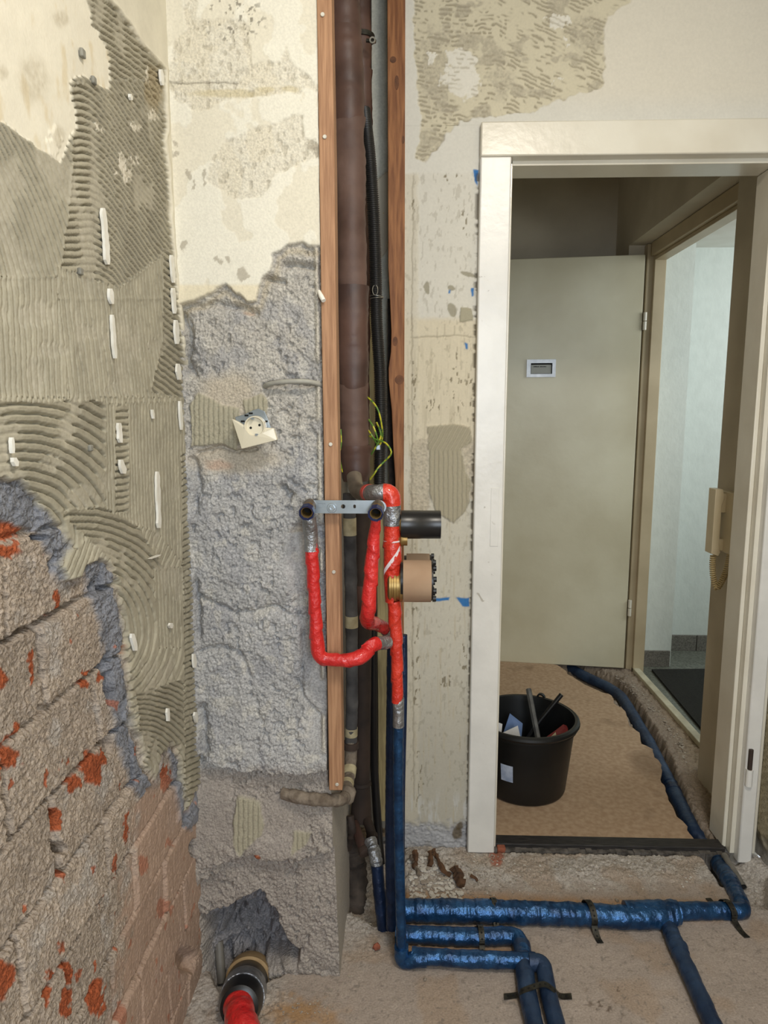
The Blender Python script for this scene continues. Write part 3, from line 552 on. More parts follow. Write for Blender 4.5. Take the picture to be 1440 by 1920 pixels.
# ------------------------------------------------------------------ back wall around the doorway
YB = 1.972
def build_back_wall():
    parts = []
    def patch(x0, x1, z0, z1, d):
        nx, nz = int((x1-x0)/d)+1, int((z1-z0)/d)+1
        gx, gz = np.meshgrid(np.linspace(x0, x1, nx), np.linspace(z0, z1, nz), indexing='ij')
        px, py = proj(gx, np.full(gx.shape, YB), gz); U, W = gx*100+300, gz*100
        n1 = fbm(U/2, W/2, 4, 3)-.5; n2 = fbm(U/2+50, W/2, 4, 7)-.5; fine = fbm(U/.6, W/.6, 3, 2)-.5; tone = fbm(U/6, W/6, 4, 5)-.5
        col = np.tile(lin(216, 213, 203), px.shape+(1,))*(1+.08*tone[..., None])
        col = mixc(col, lin(222, 214, 196), sst(225, 160, py)*.6*sst(900, 1150, px)); h = .0012*(fbm(U/5, W/5, 3, 9)-.5)
        # combed patch at the top
        comb = [(768, -200), (1250, -200), (1187, 0), (1143, 29), (1129, 53), (1134, 121), (1129, 165), (1070, 180), (1002, 209), (910, 219), (861, 228), (844, 243), (800, 301), (778, 296), (790, 240), (782, 160), (776, 60)]
        dcm = sd(px+n1*14, py+n2*14, comb); mc = sst(-2, 2, dcm)
        ang = np.arctan2(py-420+n1*30, px-700+n2*30); rad = np.hypot(px-700, py-420)
        lx = px+n1*10; ly = py+n2*10+np.where(px > 930, -(px-930)*.42, 0)+.0009*(px-900)**2*(px < 900); row = ly/8.2; fr_ = row-np.floor(row)
        dabs = np.exp(-((fr_-.5)/.24)**2)*sst(.40, .52, vn(lx/np.where(px > 950, 11.0, 6.0)+np.floor(row)*3.37, np.floor(row)*7.7, 6))*sst(.30, .52, fbm(U/4, W/4, 3, 12))
        worn = sst(.58, .66, fbm(U/5+6, W/4, 4, 13))
        for e in ((815, 130, 40, 110), (805, 270, 26, 40), (1100, 60, 50, 50), (830, 60, 30, 30), (940, 150, 30, 40)): worn = np.maximum(worn, sst(0, .6, ell(px+n1*40, py+n2*40, *e))*(fine*1.4+.75).clip(0, 1))
        cc = np.tile(lin(208, 200, 176), px.shape+(1,))*(1+.06*tone[..., None]); cc = mixc(cc, lin(146, 137, 116), np.clip(dabs*1.2, 0, .75)); cc = mixc(cc, lin(168, 160, 142), .75*worn*(.8+fine))
        white = np.zeros(px.shape)
        for e in ((865, 140, 32, 52), (1048, 40, 20, 8), (1050, 152, 14, 6), (808, 110, 8, 10), (1058, 72, 5, 5)): white = np.maximum(white, sst(0, .15, ell(px+n1*44+fine*14, py+n2*44+fine*14, *e)))
        cc = mixc(cc, lin(224, 220, 208), white*(1-.6*np.clip(dabs, 0, 1))); col = mixc(col, cc, mc); h = h-.0022*mc-.0014*mc*np.clip(dabs, 0, 1)-.001*mc*worn+.0015*white*mc
        # strip between the batten and the door frame
        low = sst(322, 330, py+n1*6)*(px < 905); st2 = sst(590, 604, py+n1*8)*(px < 905)
        col = mixc(col, lin(210, 206, 194), .6*low); col = mixc(col, lin(212, 200, 172), .75*st2*sst(860, 820, py)); col = mixc(col, lin(196, 190, 172), .7*sst(850, 1000, py)*(px < 905)); col = mixc(col, lin(178, 172, 158), .55*sst(1180, 1450, py+n1*60)*(px < 905))
        edge = sst(788, 780, px+n1*8)*low; col = mixc(col, lin(204, 196, 176), .6*edge); h = h+.002*edge
        vs = fbm(U/.5, W/9, 3, 14); streak = sst(.62, .74, vs)*low*sst(600, 700, py); col = mixc(col, lin(190, 180, 156), .6*streak)
        nick = sst(.66, .70, fbm(U/.7, W/1.8, 3, 15))*low*(.25+.75*sst(0, .4, np.maximum.reduce([ell(px, py, *e) for e in ((850, 700, 12, 70), (865, 740, 16, 40), (775, 720, 8, 60), (820, 760, 40, 14), (880, 745, 12, 50), (776, 1100, 9, 90), (780, 1250, 10, 100), (836, 1280, 14, 24), (870, 1240, 9, 60), (785, 1450, 12, 90), (775, 380, 6, 20), (870, 420, 12, 30), (840, 330, 30, 12))])))
        col = mixc(col, lin(128, 118, 96), np.clip(nick, 0, .85)); h = h-.0012*nick
        for e in ((848, 588, 10, 14), (878, 512, 16, 5), (846, 547, 8, 6), (800, 560, 6, 14)): col = mixc(col, lin(150, 144, 124), .85*sst(0, .25, ell(px+n1*5, py+n2*5+(px-870)*-.3, *e)))
        hx = sst(-1, 1, sd(px+n1*6, py+n2*6, [(864, 576), (884, 578), (886, 600), (862, 604)])); col = mixc(col, lin(168, 162, 140), hx); h = h+.004*hx
        # adhesive patch with vertical ribs
        ap = sst(-2, 2, sd(px+n1*8, py+n2*8, [(801, 800), (840, 796), (880, 800), (886, 830), (866, 840), (872, 880), (884, 900), (880, 940), (870, 960), (850, 982), (815, 955), (804, 920), (803, 850)]))
        rg = sst(-2, 2, sd(px+n1*10, py+n2*10, [(770, 832), (804, 820), (806, 950), (800, 960), (768, 960)])); rg = np.maximum(rg, sst(-2, 2, sd(px+n1*10, py+n2*10, [(862, 838), (890, 820), (890, 960), (872, 900)])))
        col = mixc(col, lin(186, 176, 156)*(1+.5*fine[..., None]), .9*rg*(1-ap)); h = h+rg*(1-ap)*(.001+.005*fine)
        t = (px+n1*3+np.where(py < 845, (py-845)*.55, 0))/8.6; t = t-np.floor(t); col = mixc(col, lin(170, 162, 140), ap); h = h*(1-ap)+ap*(.0055-.0045*np.exp(-((t-.5)/.15)**2))
        # plaster scar lines and bare base
        crk = np.minimum.reduce([segd(px+n1*5, py+n2*6, p) for p in ([(770, 316), (830, 318), (890, 318)], [(774, 330), (772, 600), (772, 1000), (776, 1500)], [(770, 632), (820, 630), (850, 628), (895, 632)])]); ck = np.exp(-(crk/1.3)**2); col = mixc(col, lin(140, 130, 110), .55*ck*low); h = h-.0015*ck*low
        base = sst(1536, 1556, py+n1*30)*(px < 905); col = mixc(col, lin(168, 168, 170)*(1+.4*fine[..., None]+.3*tone[..., None]), base); h = h+base*(.004*fine*2+.006*n1-.004)
        drip = sst(.60, .68, fbm(U/1.1, W/7, 3, 18))*sst(1470, 1520, py)*(1-base)*(px < 905); col = mixc(col, lin(206, 206, 202), .7*drip)
        for e in ((857, 1562, 12, 14), (862, 1550, 10, 8)): col = mixc(col, lin(96, 82, 58), .85*sst(0, .4, ell(px+n1*10, py+n2*10, *e)))
        for poly in ([(810, 1121), (844, 1120), (842, 1127), (812, 1127)], [(855, 1120), (880, 1121), (880, 1138), (866, 1137)], [(888, 318), (897, 318), (896, 350), (890, 340)], [(871, 642), (878, 644), (877, 656), (873, 654)], [(841, 543), (845, 543), (845, 550), (841, 550)], [(882, 540), (888, 540), (888, 556), (884, 556)]):
            col = mixc(col, lin(36, 112, 176), .95*sst(-1, 1.5, sd(px+n1*4, py+n2*4, poly)))
        gap = sst(-7, 0, px-np.interp(py, [232, 1600], [898, 878]))*(px < 905)*sst(.45, .6, fbm(W/1.2, U*0, 3, 4))*low; h = h-.010*gap; col = mixc(col, lin(112, 100, 82), .6*gap)
        col = np.concatenate([np.clip(col, .01, .95), np.clip(.35+.9*rg+.5*base+.4*mc*worn, 0, 1.2)[..., None]], -1); V = np.stack([gx, YB-h, gz], -1).reshape(-1, 3)
        parts.append((V, grid_quads(nx, nz), col.reshape(-1, 4)))
    patch(-.006, .206, 0.0, 2.118, .0023); patch(-.006, 1.075, 2.100, 2.46, .0023)
    parts[1][0][:, 2] = np.maximum(parts[1][0][:, 2], 2.1181)
    w_ = lin(210, 204, 190)
    def slab(x0, x1, z0, z1, y0=YB+.012, y1=2.085):
        m = MB().box((x0, y0, z0), (x1, y1, z1)); parts.append((np.array(m.v), np.array(m.f), np.tile(w_, (8, 1))))
    slab(-.006, .215, -.05, 2.6); slab(.215, 1.0, 2.10, 2.6); slab(1.02, 1.10, -.07, 2.6); slab(-.006, 1.1, 2.455, 2.6, YB-.001)
    me = np_mesh('wall_back', *merge(parts)); me.materials.append(M['backwall']); o = bpy.data.objects.new('wall_back', me); COL.objects.link(o)
    tag(o, 'back wall around the doorway with stained cream paint and combed bare patch at the top', 'wall', kind='structure')
build_back_wall()

# ------------------------------------------------------------------ floors
def build_floor():
    nx, ny = 430, 300
    gx, gy = np.meshgrid(np.linspace(-.52, 1.10, nx), np.linspace(.98, 2.10, ny), indexing='ij'); U, W = gx*100+300, gy*100
    px, py = proj(gx, gy, np.zeros(gx.shape)); n1 = fbm(U/2, W/2, 4, 5)-.5; n2 = fbm(U/2+20, W/2, 4, 9)-.5; fine = fbm(U/.6, W/.6, 3, 1)-.5; tone = fbm(U/7, W/7, 4, 3)-.5
    rub = np.maximum(sst(1680, 1640, py+n1*50)*sst(735, 770, px), sst(760, 690, px+n1*40)*sst(1840, 1700, py+n2*60)*sst(620, 650, px)); rub = np.maximum(rub, sst(560, 500, px+n1*60)*sst(1800, 1860, py+n2*40)*.8)
    rub = np.maximum(rub, .8*sst(1340, 1400, px+n1*30)*sst(1740, 1680, py))
    h = .0025*n1+.0016*fine+rub*(.010*(fbm(U/2.2, W/2.2, 3, 10)-.4)+.007*(.6-worley(U/.9, W/.9, 6)))
    mound = np.maximum(sst(0, .9, ell(px+n1*20, py+n2*20, 805, 1615, 75, 70)), .35*sst(0, .9, ell(px+n1*20, py+n2*20, 1050, 1635, 330, 30))); h = h+mound*(.018+.012*n2)*sst(1.972, 1.95, gy)-.014*sst(1.955, 1.968, gy)*sst(.24, .27, gx)
    h = h-.05*sst(-20, 10, sd(px+n1*12, py+n2*12, [(640, 1500), (745, 1500), (745, 1690), (700, 1720), (648, 1690)]))-.03*sst(-8, 10, sd(px, py, [(1325, 1590), (1370, 1590), (1440, 1640), (1440, 1700), (1400, 1690), (1345, 1620)]))-.045*sst(22, 8, segd(px+n1*5, py, [(1310, 1560), (1336, 1603), (1362, 1644)]))
    col = np.tile(lin(164, 151, 140), gx.shape+(1,))*(1+.22*tone[..., None]+.20*fine[..., None])
    col = mixc(col, lin(186, 180, 172)*(1+.45*fine[..., None]), .7*rub); col = mixc(col, lin(160, 138, 116), .5*sst(.55, .7, fbm(U/11, W/11, 3, 14)))
    rust = np.maximum(sst(30, 0, segd(px+n1*10, py+n2*8, [(760, 1690), (920, 1695), (1100, 1703), (1230, 1706), (1350, 1708)])), sst(26, 0, segd(px+n1*10, py+n2*8, [(770, 1785), (860, 1790), (960, 1792)])))
    col = mixc(col, lin(176, 128, 74), .7*rust); col = mixc(col, lin(166, 122, 62), .65*sst(0, .8, ell(px+n1*60, py+n2*50, 560, 1900, 110, 50)))
    col = mixc(col, lin(92, 76, 62), .8*sst(.70, .76, fbm(U/1.1, W/1.1, 3, 17))*sst(0, .6, ell(px, py, 1140, 1875, 60, 60))); col = mixc(col, lin(120, 112, 104), .6*sst(.70, .76, fbm(U/.8, W/.8, 3, 20)))
    col = mixc(col, lin(160, 92, 70), .8*sst(0, .4, ell(px+n1*8, py+n2*8, 932, 1610, 16, 22)))
    h = h-.075*sst(-6, 14, sd(px+n1*14, py+n2*14, [(392, 1760), (440, 1700), (520, 1700), (556, 1770), (540, 1815), (500, 1840), (470, 1872), (420, 1868), (396, 1830)]))
    global FLH; FLH = h
    V = np.stack([gx, gy, h], -1).reshape(-1, 3); fl = (V, grid_quads(nx, ny), np.concatenate([np.clip(col, .01, .9), (.7+.5*rub)[..., None]], -1).reshape(-1, 4))
    back = quad_plane((-.52, -1.2, -.004), (1.1, -1.2, -.004), (1.1, .98, -.002), (-.52, .98, -.002), lin(164, 151, 140))
    me = np_mesh('floor', *merge([fl, back])); me.materials.append(M['floor']); o = bpy.data.objects.new('floor', me); COL.objects.link(o)
    tag(o, 'dusty grey-brown screed floor of the bathroom with rubble along the wall', 'floor', kind='structure')
    # hall: broken screed with a chased trench
    nx, ny = 330, 400
    gx, gy = np.meshgrid(np.linspace(-.25, 1.222, nx), np.linspace(2.03, 3.80, ny), indexing='ij'); U, W = gx*100+300, gy*100
    px, py = proj(gx, gy, np.zeros(gx.shape)); n1 = fbm(U/3, W/3, 4, 5)-.5; n2 = fbm(U/3+20, W/3, 4, 9)-.5; fine = fbm(U/.8, W/.8, 3, 1)-.5; tone = fbm(U/7, W/7, 4, 3)-.5
    tr = [(1040, 1244), (1100, 1246), (1160, 1268), (1190, 1305), (1215, 1345), (1245, 1390), (1262, 1430), (1280, 1470), (1300, 1520), (1330, 1580), (1350, 1620), (1290, 1620), (1270, 1540), (1236, 1470), (1226, 1425), (1200, 1385), (1180, 1350), (1158, 1315), (1130, 1296), (1080, 1278), (1052, 1258)]
    d = sd(px+n1*14, py+n2*10, tr); T = sst(-3, 5, d); lip = sst(-60, -4, d)*(1-T)
    h = -.055*T+.020*(fbm(U/3, W/3, 4, 8)-.5)*sst(1100, 1180, px)+.010*(.6-worley(U/1.3, W/1.3, 4))-.004*np.ones(gx.shape)+.010*lip*(n1+.4)
    col = np.tile(lin(154, 136, 114), gx.shape+(1,))*(1+.3*tone[..., None]+.4*fine[..., None]); col = mixc(col, lin(132, 122, 114), .6*lip); col = mixc(col, lin(110, 98, 86), .6*T)
    me = np_mesh('floor_hall', np.stack([gx, gy, h], -1).reshape(-1, 3), grid_quads(nx, ny), np.clip(col, .01, .9).reshape(-1, 3)); me.materials.append(M['floor']); o = bpy.data.objects.new('floor_hall', me); COL.objects.link(o)
    tag(o, 'broken sandy hall floor with a trench chased along the entrance side', 'floor', kind='structure')
build_floor()

def struct(name, m, label, *boxes, cat='wall', parent=None, bevel=0, smooth=False):
    mb = MB()
    for lo, hi in boxes: mb.box(lo, hi)
    o = mb.build(name, m, parent, smooth=smooth, bevel=bevel)
    return tag(o, label, cat, kind='structure') if parent is None else o
struct('ceiling', 'ceiling', 'white ceiling of the bathroom', ((-.55, -1.2, 2.6), (1.2, 2.09, 2.65)), cat='ceiling')
struct('ceiling_hall', 'ceiling', 'hall ceiling', ((-.35, 2.09, 2.7), (1.4, 3.9, 2.75)), cat='ceiling')
struct('wall_rear', 'hall_plaster', 'bathroom wall behind the viewer with its window opening', ((-.55, -1.26, 0), (.02, -1.2, 2.6)), ((.88, -1.26, 0), (1.2, -1.2, 2.6)), ((.02, -1.26, 0), (.88, -1.2, .98)), ((.02, -1.26, 2.22), (.88, -1.2, 2.6)))
# right wall with combed adhesive at grazing view
def build_right_wall():
    ny, nz = 80, 300; gy, gz = np.meshgrid(np.linspace(1.35, 1.985, ny), np.linspace(0, 1.4, nz), indexing='ij'); U, W = gy*100, gz*100
    n1 = fbm(U/2, W/2, 3, 4)-.5; t = (gz*100+gy*55+n1*.5)/1.15; t = t-np.floor(t); low = sst(.10, .05, gz+n1*.05)
    h = (1-low)*(.004-.004*np.exp(-((t-.5)/.2)**2))+low*(-.012+.012*n1); col = np.tile(lin(176, 166, 140), gy.shape+(1,))*(1+.4*n1[..., None]); col = mixc(col, lin(150, 146, 140), low)
    a = (np.stack([1.083-h, gy, gz], -1).reshape(-1, 3), grid_quads(ny, nz), np.clip(col, .01, .9).reshape(-1, 3)); X = 1.082
    me = np_mesh('wall_right', *merge([a, quad_plane((X, 1.35, 1.4), (X, 1.985, 1.4), (X, 1.985, 2.6), (X, 1.35, 2.6), C_ADH), quad_plane((X, -1.2, 0), (X, 1.35, 0), (X, 1.35, 2.6), (X, -1.2, 2.6), lin(214, 206, 186))])); me.materials.append(M['leftwall'])
    o = bpy.data.objects.new('wall_right', me); COL.objects.link(o); tag(o, 'right wall with combed tile adhesive seen edge-on beside the door frame', 'wall', kind='structure')
build_right_wall()
# back of the pipe shaft
def build_shaft():
    nx, nz = 60, 420; gx, gz = np.meshgrid(np.linspace(-.20, .02, nx), np.linspace(-.06, 2.6, nz), indexing='ij'); U, W = gx*100+100, gz*100
    px, py = proj(gx, np.full(gx.shape, 2.08), gz); n1 = fbm(U/2, W/2, 4, 2)-.5; n2 = fbm(U/2+9, W/2, 4, 6)-.5; fine = fbm(U/.6, W/.6, 3, 3)-.5
    br = sst(-2, 3, sd(px+n1*16, py+n2*16, [(696, 348), (722, 320), (736, 330), (736, 440), (722, 470), (712, 490), (704, 430)]))
    col = np.tile(lin(200, 198, 184), gx.shape+(1,))*(1+.25*n1[..., None]); col = mixc(col, lin(178, 158, 120)*(1+.7*fine[..., None]), br); col = mixc(col, lin(150, 142, 130), .8*sst(900, 1000, py))  # lower part toned darker: unlit depth of the shaft put into the colour
    h = .004*n1-br*(.008-.008*fine)
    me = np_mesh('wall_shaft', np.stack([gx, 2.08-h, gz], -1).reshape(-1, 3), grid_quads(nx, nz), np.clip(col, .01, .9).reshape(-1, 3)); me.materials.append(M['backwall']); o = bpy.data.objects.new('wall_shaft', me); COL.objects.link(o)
    tag(o, 'rough pale rear wall deep inside the pipe shaft', 'wall', kind='structure')
build_shaft()
# ------------------------------------------------------------------ bathroom door frame (leaf taken off)
d1 = tag(thing('door_1', 'cream painted wooden door frame of the bathroom doorway, leaf removed', 'door frame', (.64, 2.0, 0)), kind='structure')
MB().box((.197, 1.948, .004), (.280, 2.088, 2.030)).build('jamb', 'daylit_paint', d1, bevel=.004)
MB().box((.280, 1.972, .010), (.287, 2.088, 2.020)).build('door_stop', 'cream_paint', d1, bevel=.002)
MB().box((.197, 1.948, 2.031), (1.079, 2.088, 2.118)).build('head', 'cream_paint', d1, bevel=.004)
MB().box((.287, 1.985, 2.018), (.998, 2.088, 2.032)).build('door_stop', 'cream_paint', d1, bevel=.002)
MB().box((1.022, 1.948, -.012), (1.064, 2.088, 2.030)).build('jamb', 'daylit_paint', d1, bevel=.004)
MB().box((1.0085, 1.974, .004), (1.0215, 2.088, 2.029)).build('rebate', 'cream_paint', d1)
MB().box((.9955, 1.998, .008), (1.008, 2.090, 2.017)).build('door_stop', 'cream_paint', d1, bevel=.002)
MB().box((1.0645, 1.962, .010), (1.079, 2.080, 2.030)).build('architrave', 'cream_paint', d1, bevel=.002)
hg = onY(1404, 1455, 1.945)
h_ = MB().tube([(hg[0], 1.943, hg[2]-.030), (hg[0], 1.943, hg[2]+.022)], .010, 16).build('hinge', 'daylit_paint', d1)
MB().tube([(hg[0], 1.943, hg[2]+.022), (hg[0], 1.943, hg[2]+.085)], .0065, 14).build('hinge_pin', 'lagging_dark', h_)
lk = onY(925, 970, 1.946)
MB().box((lk[0]-.008, 1.9465, lk[2]-.085), (lk[0]+.016, 1.9485, lk[2]+.085)).build('strike_cover', 'daylit_paint', d1, bevel=.001)
th = struct('trim_1', 'threshold', 'black worn threshold strip across the bathroom doorway', ((.282, 1.984, -.020), (1.0, 2.030, .014)), cat='threshold', bevel=.003)
tb = MB(); 
for i in range(40):
    x = .275+i*.0183; tb.box((x, 1.970-.006*random.random(), -.05), (x+.0183, 1.984, -.002+.006*random.random()))
tb.build('stone_edge', 'threshold_edge', th, smooth=False)
# ------------------------------------------------------------------ hall
struct('wall_hall_right', 'hall_plaster', 'hall wall holding the entrance doorway and the intercom', ((1.10, 2.086, -.05), (1.265, 2.43, 2.7)), ((1.10, 2.43, 2.172), (1.265, 3.562, 2.7)), ((1.10, 3.562, -.05), (1.265, 3.9, 2.7)))
struct('wall_hall_back', 'hall_plaster', 'far hall wall behind the open entrance door', ((-.35, 3.78, -.05), (1.10, 3.86, 2.7)))
struct('wall_hall_left', 'hall_plaster', 'left hall wall behind the bathroom partition', ((-.40, 2.086, -.05), (-.32, 3.8, 2.7)))
struct('wall_hall_front', 'hall_plaster', 'hall side of the bathroom partition', ((-.40, 2.086, -.06), (.197, 2.12, 2.7)), ((.197, 2.09, 2.118), (1.10, 2.12, 2.7)))
nib = MB().box((1.079, 2.0, -.05), (1.10, 2.12, 2.7)).build('wall_hall_nib', 'hall_plaster', smooth=False); tag(nib, 'short plaster return behind the right door jamb', 'wall', kind='structure')
# entrance door and its frame
d2 = tag(thing('door_2', 'open cream entrance door with small metal name plate, hung on a beige frame', 'door', (1.2, 3.5, 0)), kind='structure')
MB().box((1.175, 3.512, -.01), (1.262, 3.560, 2.168)).build('frame_jamb', 'beige_paint', d2, bevel=.003)
MB().box((1.205, 3.490, -.01), (1.262, 3.5115, 2.150)).build('frame_jamb', 'beige_paint', d2, bevel=.003)
MB().box((1.175, 2.432, -.01), (1.262, 2.478, 2.168)).build('frame_jamb', 'beige_paint', d2, bevel=.003)
MB().box((1.185, 2.4785, 2.106), (1.262, 3.4895, 2.168)).build('frame_head', 'beige_paint', d2, bevel=.003)
MB().box((1.205, 2.4785, 2.088), (1.262, 3.4895, 2.105)).build('frame_head', 'beige_paint', d2, bevel=.002)
hinge = np.array([1.172, 3.505, 0]); dr = np.array([-math.cos(.125), math.sin(.125), 0]); nr = np.array([dr[1], -dr[0], 0])
lf = [hinge+dr*.008, hinge+dr*.875, hinge+dr*.875+nr*.042, hinge+dr*.008+nr*.042]
MB().prism([(p[0], p[1], .012) for p in lf], (0, 0, 2.105)).build('door_leaf', 'door_paint', d2, bevel=.003)
for z in (1.80, .345):
    MB().tube([(hinge[0]+.002, hinge[1]-.008, z-.042), (hinge[0]+.002, hinge[1]-.008, z-.002)], .009, 14).build('hinge', 'cream_paint', d2)
    MB().tube([(hinge[0]+.002, hinge[1]-.008, z+.002), (hinge[0]+.002, hinge[1]-.008, z+.042)], .009, 14).build('hinge', 'cream_paint', d2)
# name plate
u_ = -dr; fr = -nr; c0 = hinge+dr*.488+fr*.001; zc = 1.578
def dbox(mb, u0, u1, z0, z1, t0, t1):
    c = [c0+u_*u0+fr*t0, c0+u_*u1+fr*t0, c0+u_*u1+fr*t1, c0+u_*u0+fr*t1]; return mb.prism([(p[0], p[1], zc+z0) for p in c], (0, 0, z1-z0))
np_ = MB(); dbox(np_, -.072, .072, .026, .044, 0, .005); dbox(np_, -.072, .072, -.044, -.028, 0, .005); dbox(np_, -.072, -.052, -.028, .026, 0, .005); dbox(np_, .055, .072, -.028, .026, 0, .005)
npo = np_.build('name_plate', 'alu', d2, smooth=False); tag(npo, 'silver name plate with a paper card')
dbox(MB(), -.052, .055, -.028, .026, 0, .0008).build('recess', 'hole', npo, smooth=False)
dbox(MB(), -.050, .050, -.026, .018, .0009, .0016).build('name_card', 'paper', npo, smooth=False)
pr = MB(); x = -.038
for wd in (.005, .004, .006, .004, .005, .004, 0, .006, .004, .005, .003, .005, .004, .005):
    if wd: dbox(pr, x, x+wd-.0008, .006, .0095+.0015*random.random(), .0017, .0019)
    x += wd if wd else .004
pr.build('print_line', 'print', npo, smooth=False)
struct('trim_2', 'pale_beam', 'pale painted sill of the entrance doorway', ((1.205, 2.43, -.004), (1.240, 3.512, .020)), cat='sill', bevel=.003)
# stairwell beyond the entrance
struct('floor_stairwell', 'stair_floor', 'grey stone stairwell floor', ((1.24, 2.1, -.06), (3.0, 4.4, -.004)), cat='floor')
struct('wall_stairwell', 'stair_plaster', 'pale rendered stairwell wall seen through the entrance doorway', ((1.262, 3.588, -.06), (1.437, 3.9, 2.3)), ((1.437, 3.848, -.06), (3.0, 3.92, 2.3)), ((2.95, 2.1, -.06), (3.0, 3.9, 2.3)), ((1.265, 2.05, -.06), (3.0, 2.1, 2.3)))
struct('ceiling_stairwell', 'ceiling', 'pale stairwell soffit', ((1.262, 2.05, 2.225), (3.0, 3.92, 2.27)), cat='ceiling')
bb = tag(thing('baseboard_1', 'speckled stone skirting tiles along the stairwell wall', 'skirting', (1.5, 3.84, 0)), kind='structure')
for lo, hi in (((1.268, 3.577, -.004), (1.430, 3.5875, .085)), ((1.4385, 3.835, -.004), (1.677, 3.8475, .088)), ((1.681, 3.835, -.004), (1.95, 3.8475, .088))):
    MB().box(lo, hi).build('tile', 'stone', bb, smooth=False, bevel=.0015)
mt_ = tag(MB().prism([onZ(1222, 1257), onZ(1330, 1256), onZ(1420, 1340), onZ(1335, 1392)], (0, 0, .010)).build('doormat', 'mat', smooth=False), 'black doormat on the stairwell floor outside the entrance', 'doormat')
mt_.location.z = -.003
# hall floor covering, torn along the trench
edge = [(1306, 1582), (1290, 1562), (1286, 1545), (1270, 1532), (1262, 1512), (1252, 1495), (1248, 1478), (1236, 1462), (1242, 1446), (1238, 1430), (1228, 1421), (1222, 1404), (1203, 1396), (1199, 1375), (1182, 1362), (1172, 1334), (1152, 1318), (1146, 1304), (1128, 1298), (1104, 1288), (1086, 1278), (1066, 1264), (1052, 1250), (1030, 1243)]
e2 = []
for (a, b), (c, d) in zip(edge, edge[1:]):
    for t in np.linspace(0, 1, 4)[:-1]: e2.append((a+(c-a)*t+random.uniform(-2.0, 2.0), b+(d-b)*t+random.uniform(-1, 1)))
pts = [onZ(x, y, .012) for x, y in e2]+[np.array([.85, 3.76, .012]), np.array([-.2, 3.76, .012]), np.array([-.2, 2.10, .012]), np.array([.28, 2.031, .012])]
sh = MB().prism([(p[0], p[1], .004) for p in pts], (0, 0, .009)).build('floor_sheet', 'sheet', smooth=False)
tag(sh, 'tan sheet floor covering with a torn edge, lying in the hall', 'floor covering')

# ================================================================== THE THINGS
def P3(px, py, Y): return onY(px, py, Y)
def helix(pitch, depth, tilt=1.0, wr=0.0, seed=0):
    """wrapped film: overlapping turns and creases"""
    def f(L, a):
        t = L/pitch-a*tilt; t = t-math.floor(t)
        w_ = 1+depth*(t-.5)
        if wr: w_ += wr*(float(vn(np.array([L*160+a*40]), np.array([a*9+seed]), seed))-.5)
        return w_
    return f
def wrinkle(amp, freq, seed=0, amp2=0.0, f2=1200):
    def f(L, a):
        return 1+amp*(float(vn(np.array([L*freq]), np.array([math.sin(a*2*PI)*1.6+7]), seed))-.5)*2+amp2*(float(vn(np.array([L*f2]), np.array([math.cos(a*2*PI)*.9+3]), seed+3))-.5)*2
    return f

# ------------------------------------------------------------------ timber battens
def batten(name, mname, left, right, yf, yb, label, nails=(), edge_dark=None):
    b0 = P3(*left[-1], yf); t = thing(name, label, 'batten', (b0[0], yf, b0[2]))
    n = len(left); v = []; f = []
    for (a, b), (c, d) in zip(left, right):
        p, q = P3(a, b, yf), P3(c, d, yf); v += [p, q, (q[0], yb, q[2]), (p[0], yb, p[2])]
    for i in range(n-1):
        for k in range(4): f.append((4*i+k, 4*i+(k+1) % 4, 4*i+4+(k+1) % 4, 4*i+4+k))
    f += [(0, 3, 2, 1), (4*n-4, 4*n-3, 4*n-2, 4*n-1)]
    MB().add(v, f).build('board', mname, t, bevel=.0015, auto=35)
    for x, y in nails:
        p = P3(x, y, yf); MB().lathe((p[0], yf-.003, p[2]), (0, 1, 0), [(0, .0035), (.001, .0042), (.004, .0012)], 12).build('nail', 'nail', t)
    return t
ys = [-300, -30, 150, 300, 450, 600, 750, 900, 1050, 1200, 1350, 1482]
bl = batten('timber_batten', 'timber_light', [(np.interp(y, [-30, 300, 600, 900, 1482], [593.5, 598.5, 602.5, 608, 617]), y) for y in ys], [(np.interp(y, [-30, 300, 600, 900, 1482], [621, 627, 630, 635, 642]), y) for y in ys], 1.449, 1.505,
            'planed brown timber batten screwed along the edge of the concrete pier', [(605, 28), (609, 257), (620, 833), (626, 1072), (632, 1470)])
yr = [-230, -30, 100, 200, 300, 400, 500, 580, 620, 660, 690, 715, 740, 770, 810, 850, 900, 1000, 1200, 1400, 1575]
br = batten('timber_batten', 'timber_old', [(np.interp(y, [-30, 300, 500, 560, 600, 640, 670, 690, 720, 760, 850, 900, 1000, 1600], [726, 727.5, 728, 731, 733, 734.5, 732, 728.5, 729, 734, 738, 741, 743, 746]), y) for y in yr], [(np.interp(y, [-30, 600, 900, 1600], [760, 758.5, 757, 757.5]), y) for y in yr], 1.962, 2.01,
            'rough orange-brown timber batten with knots beside the cream wall')
wv = [(P3(x, y, 2.0), P3(x+16, y, 2.0)) for x, y in [(726.5, 560), (727, 640), (726, 690), (727, 760), (728, 850), (730, 900), (733, 1000), (738, 1300), (741, 1560)]]
mbk = MB()
for (a, b), (c, d) in zip(wv, wv[1:]): mbk.prism([a, b, d, c], (0, .03, 0))
mbk.build('edge_strip', 'edge_dark', br, smooth=False)  # near-black strip set back along the left edge of the batten
for x, y, rx, rz in ((737, 112, .0085, .008), (749, 712, .013, .013), (741, 640, .007, .013), (756, 262, .004, .010), (744, 155, .006, .018)):
    p = P3(x, y, 1.962); n = 16; MB().prism([(p[0]+rx*math.cos(2*PI*k/n), 1.9612, p[2]+rz*math.sin(2*PI*k/n)) for k in range(n)], (0, .002, 0)).build('knot', 'knot', br, smooth=False)

